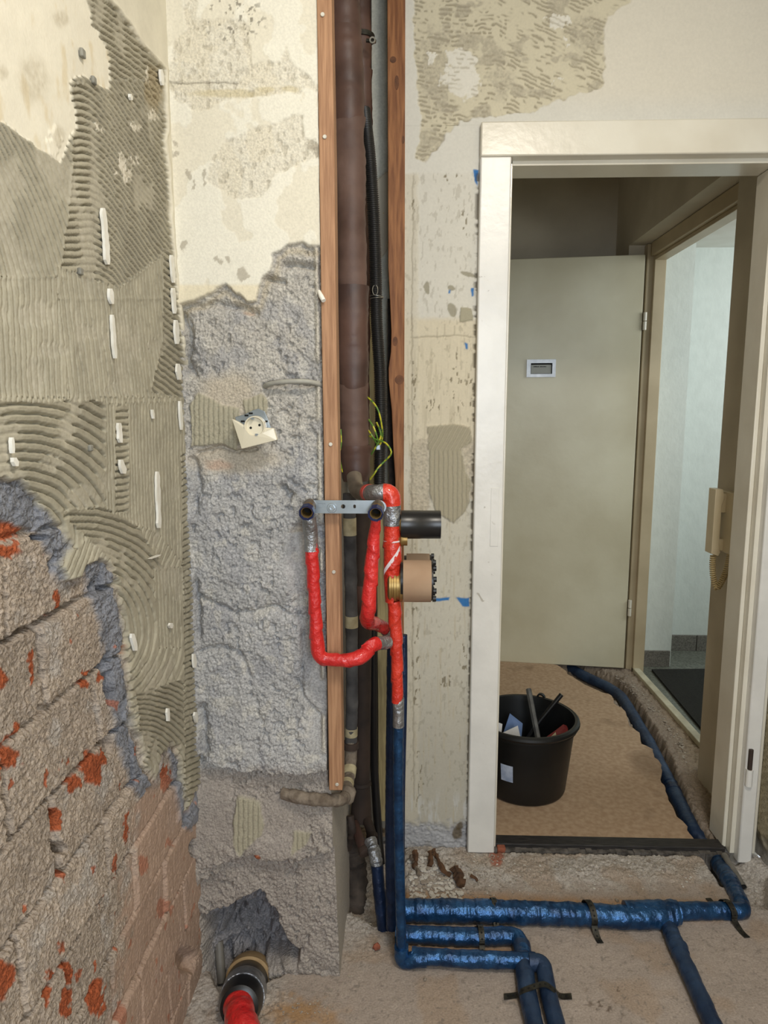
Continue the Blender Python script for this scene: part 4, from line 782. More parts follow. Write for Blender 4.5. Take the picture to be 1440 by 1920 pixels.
# ------------------------------------------------------------------ lagged pipes in the shaft
def jacket_pipe(name, label, path, r, seams, m, seed, cap_top=True):
    """pipe lagging made of overlapping sleeves; seams are fractions along the path"""
    pt = spline(path, .008); b = pt[-1]; t = thing(name, label, 'pipe', b); n = len(pt)
    cuts = [0]+[int(s*(n-1)) for s in seams]+[n-1]
    for i in range(len(cuts)-1):
        a, c = cuts[i], cuts[i+1]; seg = pt[a:min(c+3, n)]
        rr = [r*(.965+.05*(i % 2)+.10*math.exp(-k/1.1)*(k < 6)-.10*math.exp(-(len(seg)-1-k)/2.0)+.018*math.sin(k*.23+i)) for k in range(len(seg))]; rr[0] *= .93
        MB().tube(seg, rr, 28, wrinkle(.075, 24, seed+i, .04, 110)).build('sleeve', 'lagging_dusty' if i in (1, 4, 6) else m, t, auto=40)
    return t
jacket_pipe('lagged_pipe', 'thick pipe in glossy brown lagging running the height of the open shaft', [P3(633, -330, 1.74), P3(641, -60, 1.74), P3(650, 120, 1.74), P3(656, 300, 1.74), P3(660, 500, 1.74), P3(662, 700, 1.74), P3(667, 902, 1.74)], .0385, [.20, .25, .29, .42, .68, .84, .94], 'lagging', 3)
jacket_pipe('lagged_pipe', 'narrower brown lagged pipe behind the thick one at the top of the shaft', [P3(671, -300, 1.95), P3(675, -60, 1.95), P3(678, 150, 1.95), P3(678, 320, 1.965), P3(672, 900, 1.965)], .0280, [.12, .17, .33, .5, .7], 'lagging', 6)
t = thing('steel_pipe', 'thin dark brown steel pipe at the right of the lagged pipes', 'pipe', P3(693, 600, 2.04))
MB().tube([P3(689, -260, 2.04), P3(690, -60, 2.04), P3(691, 300, 2.04), P3(694, 620, 2.04)], .0095, 14).build('tube', 'lagging_dark', t)
# clamp round the narrow pipe
cl = P3(678, 72, 1.95); t = thing('pipe_clamp', 'metal pipe clamp with wing screw round the narrow brown pipe', 'clamp', (cl[0], 1.95, cl[2]))
MB().lathe((cl[0], 1.95, cl[2]-.006), (0, 0, 1), [(0, .0345), (.012, .0345), (.012, .0318), (0, .0318)], 32, closed=True).build('band', 'strap', t)
q = P3(690, 76, 1.885); MB().tube([(q[0]-.004, 1.885, q[2]), (q[0]+.020, 1.882, q[2]-.004)], .0045, 10).build('screw', 'strap', t)
MB().lathe((q[0]+.012, 1.876, q[2]-.006), (0, -1, 0), [(0, .008), (.003, .0085), (.006, .008), (.006, .0045), (0, .0045)], 16, closed=True).build('wing_nut', 'steel_wire', t)
# corrugated conduit with tie wire
cp = spline([P3(684, 205, 1.88), P3(688, 245, 1.86), P3(694, 310, 1.86), P3(700, 400, 1.88), P3(704, 500, 1.90), P3(706, 600, 1.90), P3(712, 700, 1.90), P3(714, 800, 1.90), P3(712, 860, 1.90), P3(711, 940, 1.90)], .0012)
t = thing('corrugated_conduit', 'black corrugated conduit hanging in the shaft beside the brown pipe', 'conduit', cp[-1])
MB().tube(cp, [(.0135+.002*min(1, i/120))*(1+(.085 if (i//2) % 2 else -.085)) for i in range(len(cp))], 20).build('hose', 'conduit', t, auto=70)
tw = P3(706, 555, 1.90)
MB().tube([(tw[0]+.0175*math.cos(a), 1.90+.0175*math.sin(a), tw[2]-.004+.004*math.sin(a*.5)) for a in np.linspace(0, 4*PI, 50)], .0012, 8).build('tie_wire', 'steel_wire', t)
MB().tube([(tw[0]-.003+.007*math.sin(a), 1.880, tw[2]+.012+.013*math.cos(a)) for a in np.linspace(0.3, 2*PI-.2, 30)], .0012, 8).build('wire_loop', 'steel_wire', t)
# pale lath behind the pipes
t = thing('wooden_lath', 'dusty pale wooden lath standing in the shaft behind the taped pipes', 'lath', P3(719, 1560, 1.99))
v = []
for (x0, x1, y, Y) in ((686, 703, 560, 2.02), (688, 706, 760, 2.015), (692, 712, 900, 2.01), (706, 727, 1100, 2.0), (709, 729, 1300, 1.99), (710, 731, 1540, 1.99)): v += [P3(x0, y, Y), P3(x1, y, Y), P3(x1, y, Y)+np.array([0, .02, 0]), P3(x0, y, Y)+np.array([0, .02, 0])]
f = [(4*i+k, 4*i+(k+1) % 4, 4*i+4+(k+1) % 4, 4*i+4+k) for i in range(5) for k in range(4)]+[(0, 3, 2, 1), (20, 21, 22, 23)]
MB().add(v, f).build('board', 'lath', t, bevel=.001)
# grey felt pipe below the bracket with cream bands
fp = spline([P3(655, 925, 1.70), P3(656, 1000, 1.70), P3(659, 1150, 1.70), P3(660, 1300, 1.70), P3(658, 1395, 1.70)], .006)
t = thing('felt_lagged_pipe', 'slim pipe in grey felt lagging with cream bands, behind the brown batten', 'pipe', fp[-1])
MB().tube(fp, .0160, 20, wrinkle(.06, 40, 5, .03, 300)).build('felt', 'felt', t)
def band_at(path, f0, f1, r, m, name, t, fn=None, n=20):
    a, b = int(f0*(len(path)-1)), int(f1*(len(path)-1)); return MB().tube(path[a:b+1], r, n, fn).build(name, m, t)
band_at(fp, .11, .165, .0168, 'cream_tape', 'band', t); band_at(fp, .475, .515, .0168, 'cream_tape', 'band', t); band_at(fp, .93, .965, .0168, 'cream_tape', 'band', t)
# old branch: joint, cream rings and encrusted stub into the pier
op = spline([P3(658, 1385, 1.70), P3(658, 1420, 1.695), P3(655, 1450, 1.66), P3(651, 1470, 1.62), P3(646, 1488, 1.56)], .004); hp_ = spline([P3(651, 1492, 1.55), P3(640, 1499, 1.50), P3(610, 1500, 1.462), P3(575, 1497, 1.457), P3(530, 1488, 1.472)], .004)
t = thing('encrusted_pipe', 'crusted old branch pipe with cream rings running into the concrete pier', 'pipe', hp_[0])
MB().tube(op, .0155, 18, wrinkle(.08, 90, 3)).build('neck', 'encrusted', t); MB().tube(hp_, .0145, 18, wrinkle(.14, 120, 6)).build('stub', 'encrusted', t)
band_at(op, .05, .14, .0205, 'lagging_dark', 'collar', t); band_at(op, .40, .52, .0172, 'cream_tape', 'ring', t); band_at(op, .66, .78, .0172, 'cream_tape', 'ring', t)
MB().lathe(P3(652, 1490, 1.545), (0.3, .5, 1), [(-.02, .012), (-.012, .0185), (.012, .0185), (.02, .012)], 16, fn=wrinkle(.1, 200, 2)).build('elbow', 'encrusted', t)
# dark soil pipe
sp = [P3(680, 960, 1.84), P3(681, 1200, 1.84), P3(679, 1400, 1.84), P3(678, 1480, 1.84), P3(677, 1535, 1.84)]; sp = spline(sp, .008)
t = thing('soil_pipe', 'dark brown soil pipe with a broken socket low in the shaft', 'pipe', sp[-1])
MB().tube(sp, [.0235*(1+(.35*max(0, (i/len(sp)-.86)/.14))) for i in range(len(sp))], 24, wrinkle(.02, 30, 2)).build('tube', 'lagging_dark', t)
a_ = sp[int(len(sp)*.86)]; MB().lathe(a_, (0, 0, -1), [(0, .0245), (.004, .027), (.008, .0285), (.012, .0245)], 24).build('socket_ring', 'lagging_dark', t)
a_ = sp[int(len(sp)*.28)]; MB().lathe(a_, (0, 0, -1), [(-.05, .0235), (-.045, .0255), (.02, .0258), (.024, .0235)], 24, fn=wrinkle(.03, 100, 4)).build('sleeve', 'lagging', t)
t = thing('waste_pipe', 'black slim waste pipe between the soil pipe and the lath', 'pipe', P3(705, 1590, 1.93)); MB().tube(spline([P3(699, 980, 1.93), P3(700, 1250, 1.93), P3(701, 1420, 1.93), P3(708, 1540, 1.90), P3(714, 1620, 1.86)]), .0125, 16).build('tube', 'black_plastic', t)
# old fittings at the bottom of the shaft
t = thing('old_pipe_bend', 'brown old pipe bend at the bottom of the shaft', 'pipe bend', P3(683, 1605, 1.72)); bp_ = spline([P3(664, 1545, 1.80), P3(670, 1562, 1.76), P3(676, 1578, 1.73), P3(684, 1598, 1.70)], .004)
MB().tube(bp_, .0135, 18).build('bend', 'lagging', t); MB().lathe(bp_[-1], bp_[-1]-bp_[-3], [(-.012, .0145), (-.008, .0165), (.004, .0165), (.006, .0135)], 18).build('collar', 'lagging_dark', t)
t = thing('old_pipe_bend', 'dark old pipe bend right under the soil pipe socket', 'pipe bend', P3(700, 1570, 1.78)); bp_ = spline([P3(684, 1530, 1.84), P3(692, 1548, 1.80), P3(698, 1570, 1.77)], .004)
MB().tube(bp_, .0135, 18).build('bend', 'lagging_dark', t); MB().lathe(bp_[-1], bp_[-1]-bp_[-3], [(-.01, .0145), (-.006, .0165), (.006, .0165)], 18).build('collar', 'lagging_dark', t)
t = thing('taped_joint', 'crumpled silver taped joint on top of a short blue pipe in the shaft', 'pipe joint', P3(716, 1760, 1.62)); tj = spline([P3(694, 1575, 1.72), P3(702, 1600, 1.69), P3(707, 1628, 1.67)], .003)
MB().tube(tj, .0165, 20, wrinkle(.16, 240, 4)).build('silver_wrap', 'silver_tape', t); MB().tube(spline([P3(707, 1622, 1.67), P3(712, 1680, 1.65), P3(720, 1750, 1.63)], .006), .0165, 18, wrinkle(.05, 120, 5)).build('blue_sleeve', 'blue_dark', t)
t = thing('rag', 'dirty brown lagging rags bunched at the foot of the soil pipe', 'rag', P3(665, 1690, 1.80))
MB().tube(spline([P3(659, 1545, 1.80), P3(662, 1600, 1.82), P3(668, 1650, 1.80), P3(664, 1720, 1.76)], .006), [.012+.018*math.sin(min(1, i/16)*1.57) for i in range(len(spline([P3(659, 1545, 1.80), P3(662, 1600, 1.82), P3(668, 1650, 1.80), P3(664, 1720, 1.76)], .006)))], 26, wrinkle(.22, 70, 8, .12, 200)).build('cloth', 'felt_dark', t)
MB().tube(spline([P3(656, 1530, 1.76), P3(660, 1560, 1.75), P3(652, 1590, 1.77)], .004), .010, 14, wrinkle(.3, 120, 3)).build('flap', 'lagging_dark', t)

# ------------------------------------------------------------------ earth wires
def wire(label, pts, m='wire', r=.0022, nm='earth_wire'):
    pp = spline([P3(*p) for p in pts], .005); o = MB().tube(pp, r, 8).build(nm, m); return tag(o, label, 'wire', 'loose wires in the shaft')
wire('green and yellow wire bowing out farthest beside the brown lagging', [(688, 744, 1.74), (700, 755, 1.72), (710, 772, 1.71), (716, 800, 1.72), (717, 820, 1.74), (711, 838, 1.75)])
wire('yellow wire crossing low from the lagging to the connector', [(690, 785, 1.74), (700, 800, 1.72), (706, 816, 1.72), (710, 832, 1.74)])
wire('short yellow wire below the crossing one, at the lagging edge', [(690, 806, 1.74), (697, 816, 1.72), (704, 828, 1.73), (709, 836, 1.75)])
wire('yellow wire kinked right of the conduit and tucked under the lagging', [(690, 816, 1.75), (705, 824, 1.72), (722, 830, 1.70), (732, 842, 1.69), (733, 852, 1.69), (722, 864, 1.70), (710, 876, 1.70), (702, 888, 1.70), (694, 899, 1.71)])
wire('green wire curving down inside the bundle', [(706, 792, 1.74), (712, 806, 1.73), (714, 818, 1.73), (708, 832, 1.73), (700, 846, 1.74), (696, 852, 1.75)])
wire('thin yellow wire on the left edge of the brown lagging', [(639, 805, 1.70), (640, 830, 1.69), (637, 850, 1.69), (638, 865, 1.69), (642, 885, 1.70)], r=.0016)
cb = P3(709, 839, 1.745); tag(MB().box((cb[0]-.006, 1.740, cb[2]-.007), (cb[0]+.006, 1.752, cb[2]+.007)).build('wire_connector', 'zinc', smooth=False, bevel=.002), 'small metal connector joining the earth wires', 'connector')

# ------------------------------------------------------------------ tap mounting bracket
YK = 1.428
a0, a1 = P3(571, 936, YK), P3(719, 963, YK); zt, zb = P3(640, 938, YK)[2], P3(640, 962.5, YK)[2]; zm = (zt+zb)/2
t = thing('mounting_bracket', 'zinc tap bracket with two open blue-capped elbows, bolted across the brown batten', 'bracket', (a0[0], YK, zb))
cu = bpy.data.curves.new('plate', 'CURVE'); cu.dimensions = '2D'; cu.fill_mode = 'BOTH'; cu.extrude = .0014
def poly_spline(pts):
    s_ = cu.splines.new('POLY'); s_.points.add(len(pts)-1); s_.use_cyclic_u = True
    for p, q in zip(s_.points, pts): p.co = (q[0], q[1], 0, 1)
x0, x1 = P3(580, 950, YK)[0], P3(712, 950, YK)[0]; rr = (zt-zb)/2
poly_spline([(x0, zb), (x1, zb)]+[(x1+rr*math.sin(k/10*PI), zm-rr*math.cos(k/10*PI)) for k in range(1, 10)]+[(x1, zt), (x0, zt)]+[(x0-rr*.8*math.sin(k/8*PI), zm+rr*math.cos(k/8*PI)) for k in range(1, 8)])
c1 = P3(643.5, 949.5, YK); poly_spline([(c1[0]+(.0052 if k % 2 else .0042)*math.cos(2*PI*k/16), c1[2]+(.0052 if k % 2 else .0042)*math.sin(2*PI*k/16)) for k in range(16)])
c2 = P3(665, 949.5, YK); poly_spline([(c2[0]+.0028*math.cos(a), c2[2]+.0022*math.sin(a)+.0018*(1 if math.sin(a) > 0 else -1)) for a in np.linspace(.01, 2*PI-.2, 16)])
co = bpy.data.objects.new('plate', cu); me = bpy.data.meshes.new_from_object(co); bpy.data.objects.remove(co)
me.transform(Matrix(((1, 0, 0, 0), (0, 0, 1, YK), (0, 1, 0, 0), (0, 0, 0, 1)))); me.materials.clear(); me.materials.append(M['zinc']); plate = bpy.data.objects.new('plate', me); link(plate, t)
lg = MB(); la, lb = P3(595, 942, YK), P3(611, 956, YK)
for z in (la[2], (la[2]+lb[2])/2-.001, lb[2]): lg.box((la[0], YK-.0021, z-.0005), (lb[0], YK-.0014, z+.0005))
for x in (la[0], lb[0]): lg.box((x-.0004, YK-.0021, lb[2]), (x+.0004, YK-.0014, la[2]))
for k in range(4):
    x = la[0]+.003+k*.0038; lg.box((x, YK-.0021, la[2]-.0065), (x+.0009, YK-.0014, la[2]-.002)); lg.box((x, YK-.0021, la[2]-.003), (x+.0022, YK-.0014, la[2]-.002))
lg.build('embossed_mark', 'zinc', plate, smooth=False)
bo = P3(622.5, 952, YK); bl_ = MB().lathe((bo[0], YK-.0015, bo[2]), (0, -1, 0), [(0, .0105), (.0012, .0105), (.002, .0098)], 24).build('washer', 'zinc', t)
MB().lathe((bo[0], YK-.0035, bo[2]), (0, -1, 0), [(0, .0068), (.005, .0068), (.006, .006), (.006, .003), (.003, .003)], 6).build('bolt_head', 'zinc', t, smooth=False)
elb = []
for ex, ey in ((574.5, 962.5), (704, 964.5)):
    p = P3(ex, ey, 1.385); b = np.array([p[0], 1.385, p[2]]); axis = np.array([0, 1.0, 0]); back = np.array([p[0]*1.015+.004, 1.424, p[2]+.010]); axis = (back-b)/np.linalg.norm(back-b)
    elb.append((b, axis))
    eb = MB().tube([b+axis*.029, b+axis*.032, back, back+np.array([0, .012, .002])], [.0125, .0125, .0145, .013], 20).build('elbow', 'bronze', t)
    MB().lathe(b, axis, [(0, .0165), (.016, .0165), (.018, .0150), (.018, .0130), (.002, .0130), (0, .0140)], 9, closed=True).build('cap', 'blue_cap', eb, smooth=False)
    MB().lathe(b, axis, [(.0055, .0132), (.0055, .0105), (.0075, .0098), (.009, .0105), (.011, .0098), (.0125, .0105), (.0145, .0098), (.016, .0105), (.030, .0105), (.030, .0132)], 24, closed=True).build('thread', 'brass', eb)
    MB().lathe(b, axis, [(.028, .0104), (.0285, .0104)], 20).build('bore', 'hole', eb)

# ------------------------------------------------------------------ red taped pipes
def pipe_thing(name, label, loc, cat='pipe', group=None): return thing(name, label, cat, loc, group)
pL = rounded([P3(579, 968, 1.415), P3(583, 1006, 1.427), P3(596, 1238, 1.425), P3(676, 1237, 1.425), P3(697, 1208, 1.462), P3(728, 1204, 1.50)], .032, .004); n = len(pL)
t = pipe_thing('taped_pipe', 'bright red taped pipe dropping from the left tap elbow and bending right', pL[0])
MB().tube(pL[int(.10*n):int(.93*n)], interp_r(pL[int(.10*n):int(.93*n)], [(0, .0145), (.35, .0135), (.55, .0148), (.62, .0160), (.8, .0140), (.9, .0165), (1, .0155)]), 24, helix(.055, .20, 1, .06, 2)).build('red_film', 'red_film', t, auto=60)
band_at(pL, 0, .135, .0150, 'silver_tape', 'silver_tape', t, wrinkle(.07, 160, 3)); band_at(pL, .905, 1, .0152, 'silver_tape', 'silver_tape', t, wrinkle(.10, 200, 6))
fl_ = P3(676, 1212, 1.44); MB().prism([P3(677, 1211, 1.445), P3(690, 1202, 1.445), P3(704, 1198, 1.45), P3(700, 1214, 1.44), P3(684, 1220, 1.44)], (0, .0015, 0)).build('loose_flap', 'red_film', t, smooth=False)
pM = rounded([P3(705, 972, 1.415), P3(701, 1010, 1.43), P3(690, 1150, 1.425), P3(688, 1166, 1.47), P3(708, 1170, 1.56), P3(734, 1186, 1.585)], .018, .004); n = len(pM)
t = pipe_thing('taped_pipe', 'red taped pipe under the right tap elbow, slanting left and turning behind the riser', pM[0])
MB().tube(pM, interp_r(pM, [(0, .0100), (.06, .0115), (.2, .0150), (.55, .0160), (.68, .0165), (.8, .0150), (1, .0150)]), 24, helix(.06, .20, -1, .06, 5)).build('red_film', 'red_film', t, auto=60)
MB().tube(pM[-6:], .0162, 20, wrinkle(.1, 200, 4)).build('silver_tape', 'silver_tape', t)
tf = P3(710, 985, 1.418); MB().prism([P3(708, 976, 1.417), P3(714, 984, 1.42), P3(713, 1000, 1.43), P3(709, 990, 1.417)], (0, .001, 0)).build('tape_tail', 'silver_tape', t, smooth=False)
# riser: grey elbow, silver and orange-red tape, brass valves, then blue foil
YR = 1.51
pE = rounded([P3(664, 893, 1.66), P3(668, 922, 1.62), P3(690, 924, 1.56), P3(704, 925, YR), P3(733, 922, YR), P3(735, 960, YR), P3(735, 985, YR)], .028, .004)
t = pipe_thing('taped_riser', 'orange-red taped riser with silver elbow, white tape and brass valve bodies beside the batten', P3(747, 1340, YR))
def seg(path, a, b): return path[int(a*(len(path)-1)):int(b*(len(path)-1))+1]
MB().tube(seg(pE, 0, .52), .0185, 22).build('elbow', 'bronze', t)
band_at(pE, .44, .50, .0200, 'red_orange', 'red_band', t); MB().tube(seg(pE, .49, .76), .0192, 22, wrinkle(.05, 130, 3)).build('silver_tape', 'silver_tape', t)
MB().tube(seg(pE, .70, .86), .0205, 24, helix(.05, .10, 1, .08, 4)).build('red_film', 'red_orange', t, auto=60); MB().tube(seg(pE, .84, 1), .0200, 22, wrinkle(.04, 130, 6)).build('silver_tape', 'silver_tape', t)
pR = spline([P3(735, 978, YR), P3(735, 1010, YR), P3(736, 1060, YR), P3(737, 1110, YR), P3(741, 1160, YR), P3(744, 1230, YR), P3(745, 1316, YR)], .0035)
MB().tube(seg(pR, 0, .36), interp_r(seg(pR, 0, .36), [(0, .0190), (.25, .0182), (.4, .0205), (1, .0185)]), 26, helix(.06, .16, 1, .06, 9)).build('red_film', 'red_orange', t, auto=60)
MB().tube(seg(pR, .44, 1), interp_r(seg(pR, .44, 1), [(0, .0155), (.3, .0148), (1, .0130)]), 24, helix(.065, .18, 1, .06, 8)).build('red_film', 'red_orange', t, auto=60)
band_at(pR, .105, .118, .0198, 'white_tape', 'white_tape', t)
vs = []; c_ = P3(735, 1055, YR)
for k in range(14):
    u = k/13; ang = PI*(.18+.66*u); x = c_[0]+.0207*math.cos(ang); y = YR-.0207*math.sin(ang); z = P3(735, 1026, YR)[2]*(1-u)+P3(735, 1072, YR)[2]*u
    vs += [(x, y, z+.006), (x, y, z-.006)]
MB().add(vs, [(2*i, 2*i+1, 2*i+3, 2*i+2) for i in range(13)]).build('white_tape', 'white_tape', t)
# slanting film hanging over the brass
vs = []
for k in range(20):
    u = k/19
    for ang in np.linspace(.10*PI+.42*PI*u, .98*PI, 9):
        y_ = 1068+(1128-1068)*u; p = P3(736+2*u, y_, YR); r_ = .0212-.002*u; vs.append((p[0]+r_*math.cos(ang), YR-r_*math.sin(ang), p[2]))
MB().add(vs, [(i*9+k, i*9+k+1, i*9+k+10, i*9+k+9) for i in range(19) for k in range(8)]).build('red_flap', 'red_orange', t)
vb = P3(742, 1098, YR); brass = MB().lathe((vb[0]-.018, YR+.004, vb[2]), (1, 0, 0), [(0, .030), (.004, .036), (.008, .036), (.009, .033), (.013, .033), (.014, .037), (.019, .037), (.020, .034), (.026, .034), (.027, .038), (.034, .038)], 32).build('valve_body', 'brass', t)
MB().lathe((vb[0]+.004, YR+.004, P3(742, 1012, YR)[2]), (1, 0, 0), [(0, .012), (.008, .016), (.014, .014), (.022, .014)], 20).build('valve_body', 'brass', t)
MB().tube([P3(747, 1308, YR), P3(747, 1325, YR), P3(747, 1345, YR), P3(747, 1362, YR)], .0128, 18, wrinkle(.08, 200, 3)).build('silver_tape', 'silver_tape', t)
# stubs of the concealed valves
t = thing('stub_pipe', 'black plastic stub pipe sticking out to the right of the riser', 'pipe stub', P3(790, 1012, YR)); s0, s1 = P3(752, 984, YR+.01), P3(826, 983, YR+.01)
zc_ = (s0[2]+s1[2])/2; MB().lathe((s0[0], YR+.01, zc_), (1, 0, 0), [(0, .0322), (.043, .0322), (.0435, .0318), (s1[0]-s0[0], .0318), (s1[0]-s0[0], .028), (.004, .028)], 40).build('sleeve', 'black_plastic', t)
MB().lathe((s0[0]-.012, YR+.01, zc_), (1, 0, 0), [(0, .014), (.010, .022), (.0125, .022)], 24).build('collar', 'brass', t)
for nm, lab, cy, YY, r, xa, xb in (('cardboard_stub', 'larger cardboard-wrapped valve sleeve in front, right of the brass valve', 1089, YR+.005, .0475, 756, 808), ('cardboard_stub', 'cardboard-wrapped sleeve half hidden behind and above the larger one', 1074, YR+.115, .0470, 762, 805)):
    p = P3(xa, cy, YY); p2 = P3(xb, cy, YY); L = p2[0]-p[0]; t = thing(nm, lab, 'valve sleeve', (p[0], YY, p[2]-r))
    MB().lathe(p, (1, 0, 0), [(0, r), (L*.5, r*1.01), (L, r*1.0), (L, r-.002), (0, r-.002)], 44, closed=True).build('cardboard', 'cardboard', t)
    MB().lathe(p, (1, 0, 0), [(-.006, r*.62), (-.006, r*.9), (L+.004, r*.95), (L+.004, r*.7)], 36, closed=True).build('plastic_sleeve', 'black_plastic', t)
    for k in range(10):
        a = 2*PI*k/10+.3; cpt = np.array([p2[0]+.004, YY+r*.9*math.cos(a), p[2]+r*.9*math.sin(a)]); MB().tube([cpt, cpt+np.array([.007, 0, 0])], r*.13, 8).build('lug', 'black_plastic', t)

# ------------------------------------------------------------------ blue foil risers and floor runs
pB = spline([P3(747, 1352, YR), P3(746.5, 1400, YR), P3(747, 1500, YR), P3(749, 1620, YR), P3(752, 1740, YR), P3(753, 1792, YR)], .006)
t = thing('foil_riser', 'bright blue foil-covered riser reaching down to the floor, below the red tape', 'pipe', P3(753, 1800, YR))
MB().tube(pB, .0122, 22, helix(.02, .04, 1, .06, 3)).build('foil', 'blue_foil', t, auto=60)
pD = spline([P3(737, 1200, 1.60), P3(736, 1300, 1.60), P3(734, 1450, 1.60), P3(733, 1600, 1.60), P3(735, 1740, 1.60)], .006)
t = thing('foil_riser', 'dark blue foil-covered riser just left of the bright one', 'pipe', pD[-1]); MB().tube(pD, .0150, 20, helix(.02, .04, 1, .06, 7)).build('foil', 'blue_dark', t, auto=60)
tag(MB().tube(spline([P3(757, 1190, 1.63), P3(757, 1300, 1.62), P3(753, 1500, 1.62), P3(753, 1690, 1.63)], .01), .009, 14).build('foil_riser', 'blue_dark'), 'thin dark blue pipe peeping out right of the taped riser', 'pipe')
def FL(px, py, z): return onZ(px, py, z)
def floor_pipe(name, label, pts, r, m, keys=None, seed=0, rnd=.04, parent=None, pname='foil', amp2=.05):
    pp = rounded([FL(x, y, r*.92) for x, y in pts], rnd, .0035); t = parent or thing(name, label, 'pipe', (pp[0][0], pp[0][1], 0))
    MB().tube(pp, interp_r(pp, keys) if keys else r, 26, wrinkle(.05, 38, seed, amp2*1.5, 130)).build(pname, m, t, auto=65); return t, pp
fA, ppA = floor_pipe('foil_floor_pipe', 'thick blue foil pipe running along the floor from the shaft, with a branch', [(738, 1706), (920, 1709), (1105, 1716), (1180, 1720), (1262, 1718)], .0295, 'blue_foil', seed=2)
floor_pipe('', '', [(1172, 1712), (1250, 1711), (1270, 1710)], .0310, 'blue_foil', seed=5, parent=fA, pname='tee_wrap')
pk = rounded([FL(1255, 1709, .019), FL(1340, 1707, .019), FL(1396, 1709, .019), FL(1371, 1655, .008), FL(1346, 1617, -.026), FL(1326, 1586, -.042)], .022, .0035); MB().tube(pk, interp_r(pk, [(0, .0235), (.35, .0215), (.5, .0225), (.62, .0245), (1, .0250)]), 26, wrinkle(.05, 38, 7, .05, 130)).build('foil_run', 'blue_foil', fA, auto=65)
floor_pipe('', '', [(1242, 1722), (1252, 1735), (1272, 1778), (1276, 1790)], .0185, 'blue_dusty', [(0, .020), (.5, .0205), (.8, .0225), (1, .021)], 9, .02, fA, 'branch_neck', .06)
floor_pipe('', '', [(1268, 1772), (1302, 1845), (1340, 1930), (1362, 1985), (1500, 2330)], .0205, 'blue_dusty', seed=11, parent=fA, pname='branch', amp2=.02)
fB, ppB = floor_pipe('foil_floor_pipe', 'middle blue foil pipe on the floor, bending towards the viewer on the left', [(741, 1752), (830, 1755), (900, 1757), (974, 1753), (982, 1795)], .0215, 'blue_foil', seed=13, rnd=.035)
floor_pipe('', '', [(978, 1772), (982, 1800), (988, 1860), (1004, 1930), (1012, 1970), (1080, 2330)], .0215, 'blue_dusty', [(0, .0225), (.2, .021), (1, .0205)], 15, .02, fB, 'foil_run', .02)
fC, ppC = floor_pipe('foil_floor_pipe', 'front blue foil pipe on the floor, crossing over the middle one', [(772, 1797), (860, 1803), (960, 1806), (1004, 1808)], .0195, 'blue_foil', seed=17)
for o in fC.children: o.location.z += .008
pcE = rounded([P3(753, 1775, YR), P3(753, 1804, YR), FL(780, 1798, .026), FL(800, 1799, .026)], .02, .004); MB().tube(pcE, .0185, 22, wrinkle(.08, 60, 19, .05, 200)).build('elbow_wrap', 'blue_foil', fC)
pc2 = rounded([FL(992, 1804, .032), FL(1018, 1806, .032), FL(1024, 1838, .024), FL(1030, 1872, .019), FL(1046, 1930, .019), FL(1056, 1975, .019), FL(1142, 2330, .019)], .03, .005); MB().tube(pc2, .0198, 24, wrinkle(.04, 40, 21, .02, 210)).build('foil_run', 'blue_dusty', fC)
# pipe goes on in the hall trench
ph = rounded([FL(1322, 1582, -.045), FL(1305, 1565, -.03), FL(1276, 1510, -.03), FL(1246, 1452, -.03), FL(1214, 1388, -.03), FL(1186, 1340, -.03), FL(1164, 1305, -.03), FL(1140, 1288, -.03), FL(1100, 1270, -.03), FL(1064, 1250, -.03)], .05, .01)
t = thing('trench_pipe', 'dark blue foil pipe lying in the trench of the hall floor', 'pipe', ph[0]); MB().tube(ph, .026, 20, wrinkle(.05, 30, 23, .03, 120)).build('foil', 'blue_dusty', t)
tb_ = ph[int(len(ph)*.18)]; MB().tube(ph[int(len(ph)*.20):int(len(ph)*.245)], .0275, 18, wrinkle(.08, 120, 4)).build('joint_wrap', 'blue_dark', t)
# perforated steel straps
def strap(label, pts, wd=.016, side=None, grp='perforated pipe straps'):
    """flat perforated band through 3-D points; side = width direction"""
    pp = spline(pts, .004); sd_ = np.array(side, float); sd_ /= np.linalg.norm(sd_); t = thing('perforated_strap', label, 'strap', (pp[0][0], pp[0][1], 0), grp); v = []; n = len(pp)
    for i, p in enumerate(pp):
        tg = pp[min(i+1, n-1)]-pp[max(i-1, 0)]; nn = np.cross(tg, sd_); nn /= np.linalg.norm(nn)+1e-9; nn = nn if nn[2] > 0 else -nn
        v += [p-sd_*wd/2+nn*.0012, p+sd_*wd/2+nn*.0012, p+sd_*wd/2-nn*.0004, p-sd_*wd/2-nn*.0004]
    f = [(4*i+k, 4*i+(k+1) % 4, 4*i+4+(k+1) % 4, 4*i+4+k) for i in range(n-1) for k in range(4)]+[(0, 3, 2, 1), (4*n-4, 4*n-3, 4*n-2, 4*n-1)]
    MB().add(v, f).build('band', 'strap', t, smooth=False); hb = MB()
    for i in range(2, n-2, 3):
        p = pp[i]; tg = pp[i+1]-pp[i-1]; tg /= np.linalg.norm(tg); nn = np.cross(tg, sd_); nn /= np.linalg.norm(nn); nn = nn if nn[2] > 0 else -nn
        hb.add([p+nn*.0014+sd_*.0028*math.cos(a)+tg*.0028*math.sin(a) for a in np.linspace(0, 2*PI, 9)[:-1]], [tuple(range(8))])
    hb.build('hole_row', 'hole', t, smooth=False)
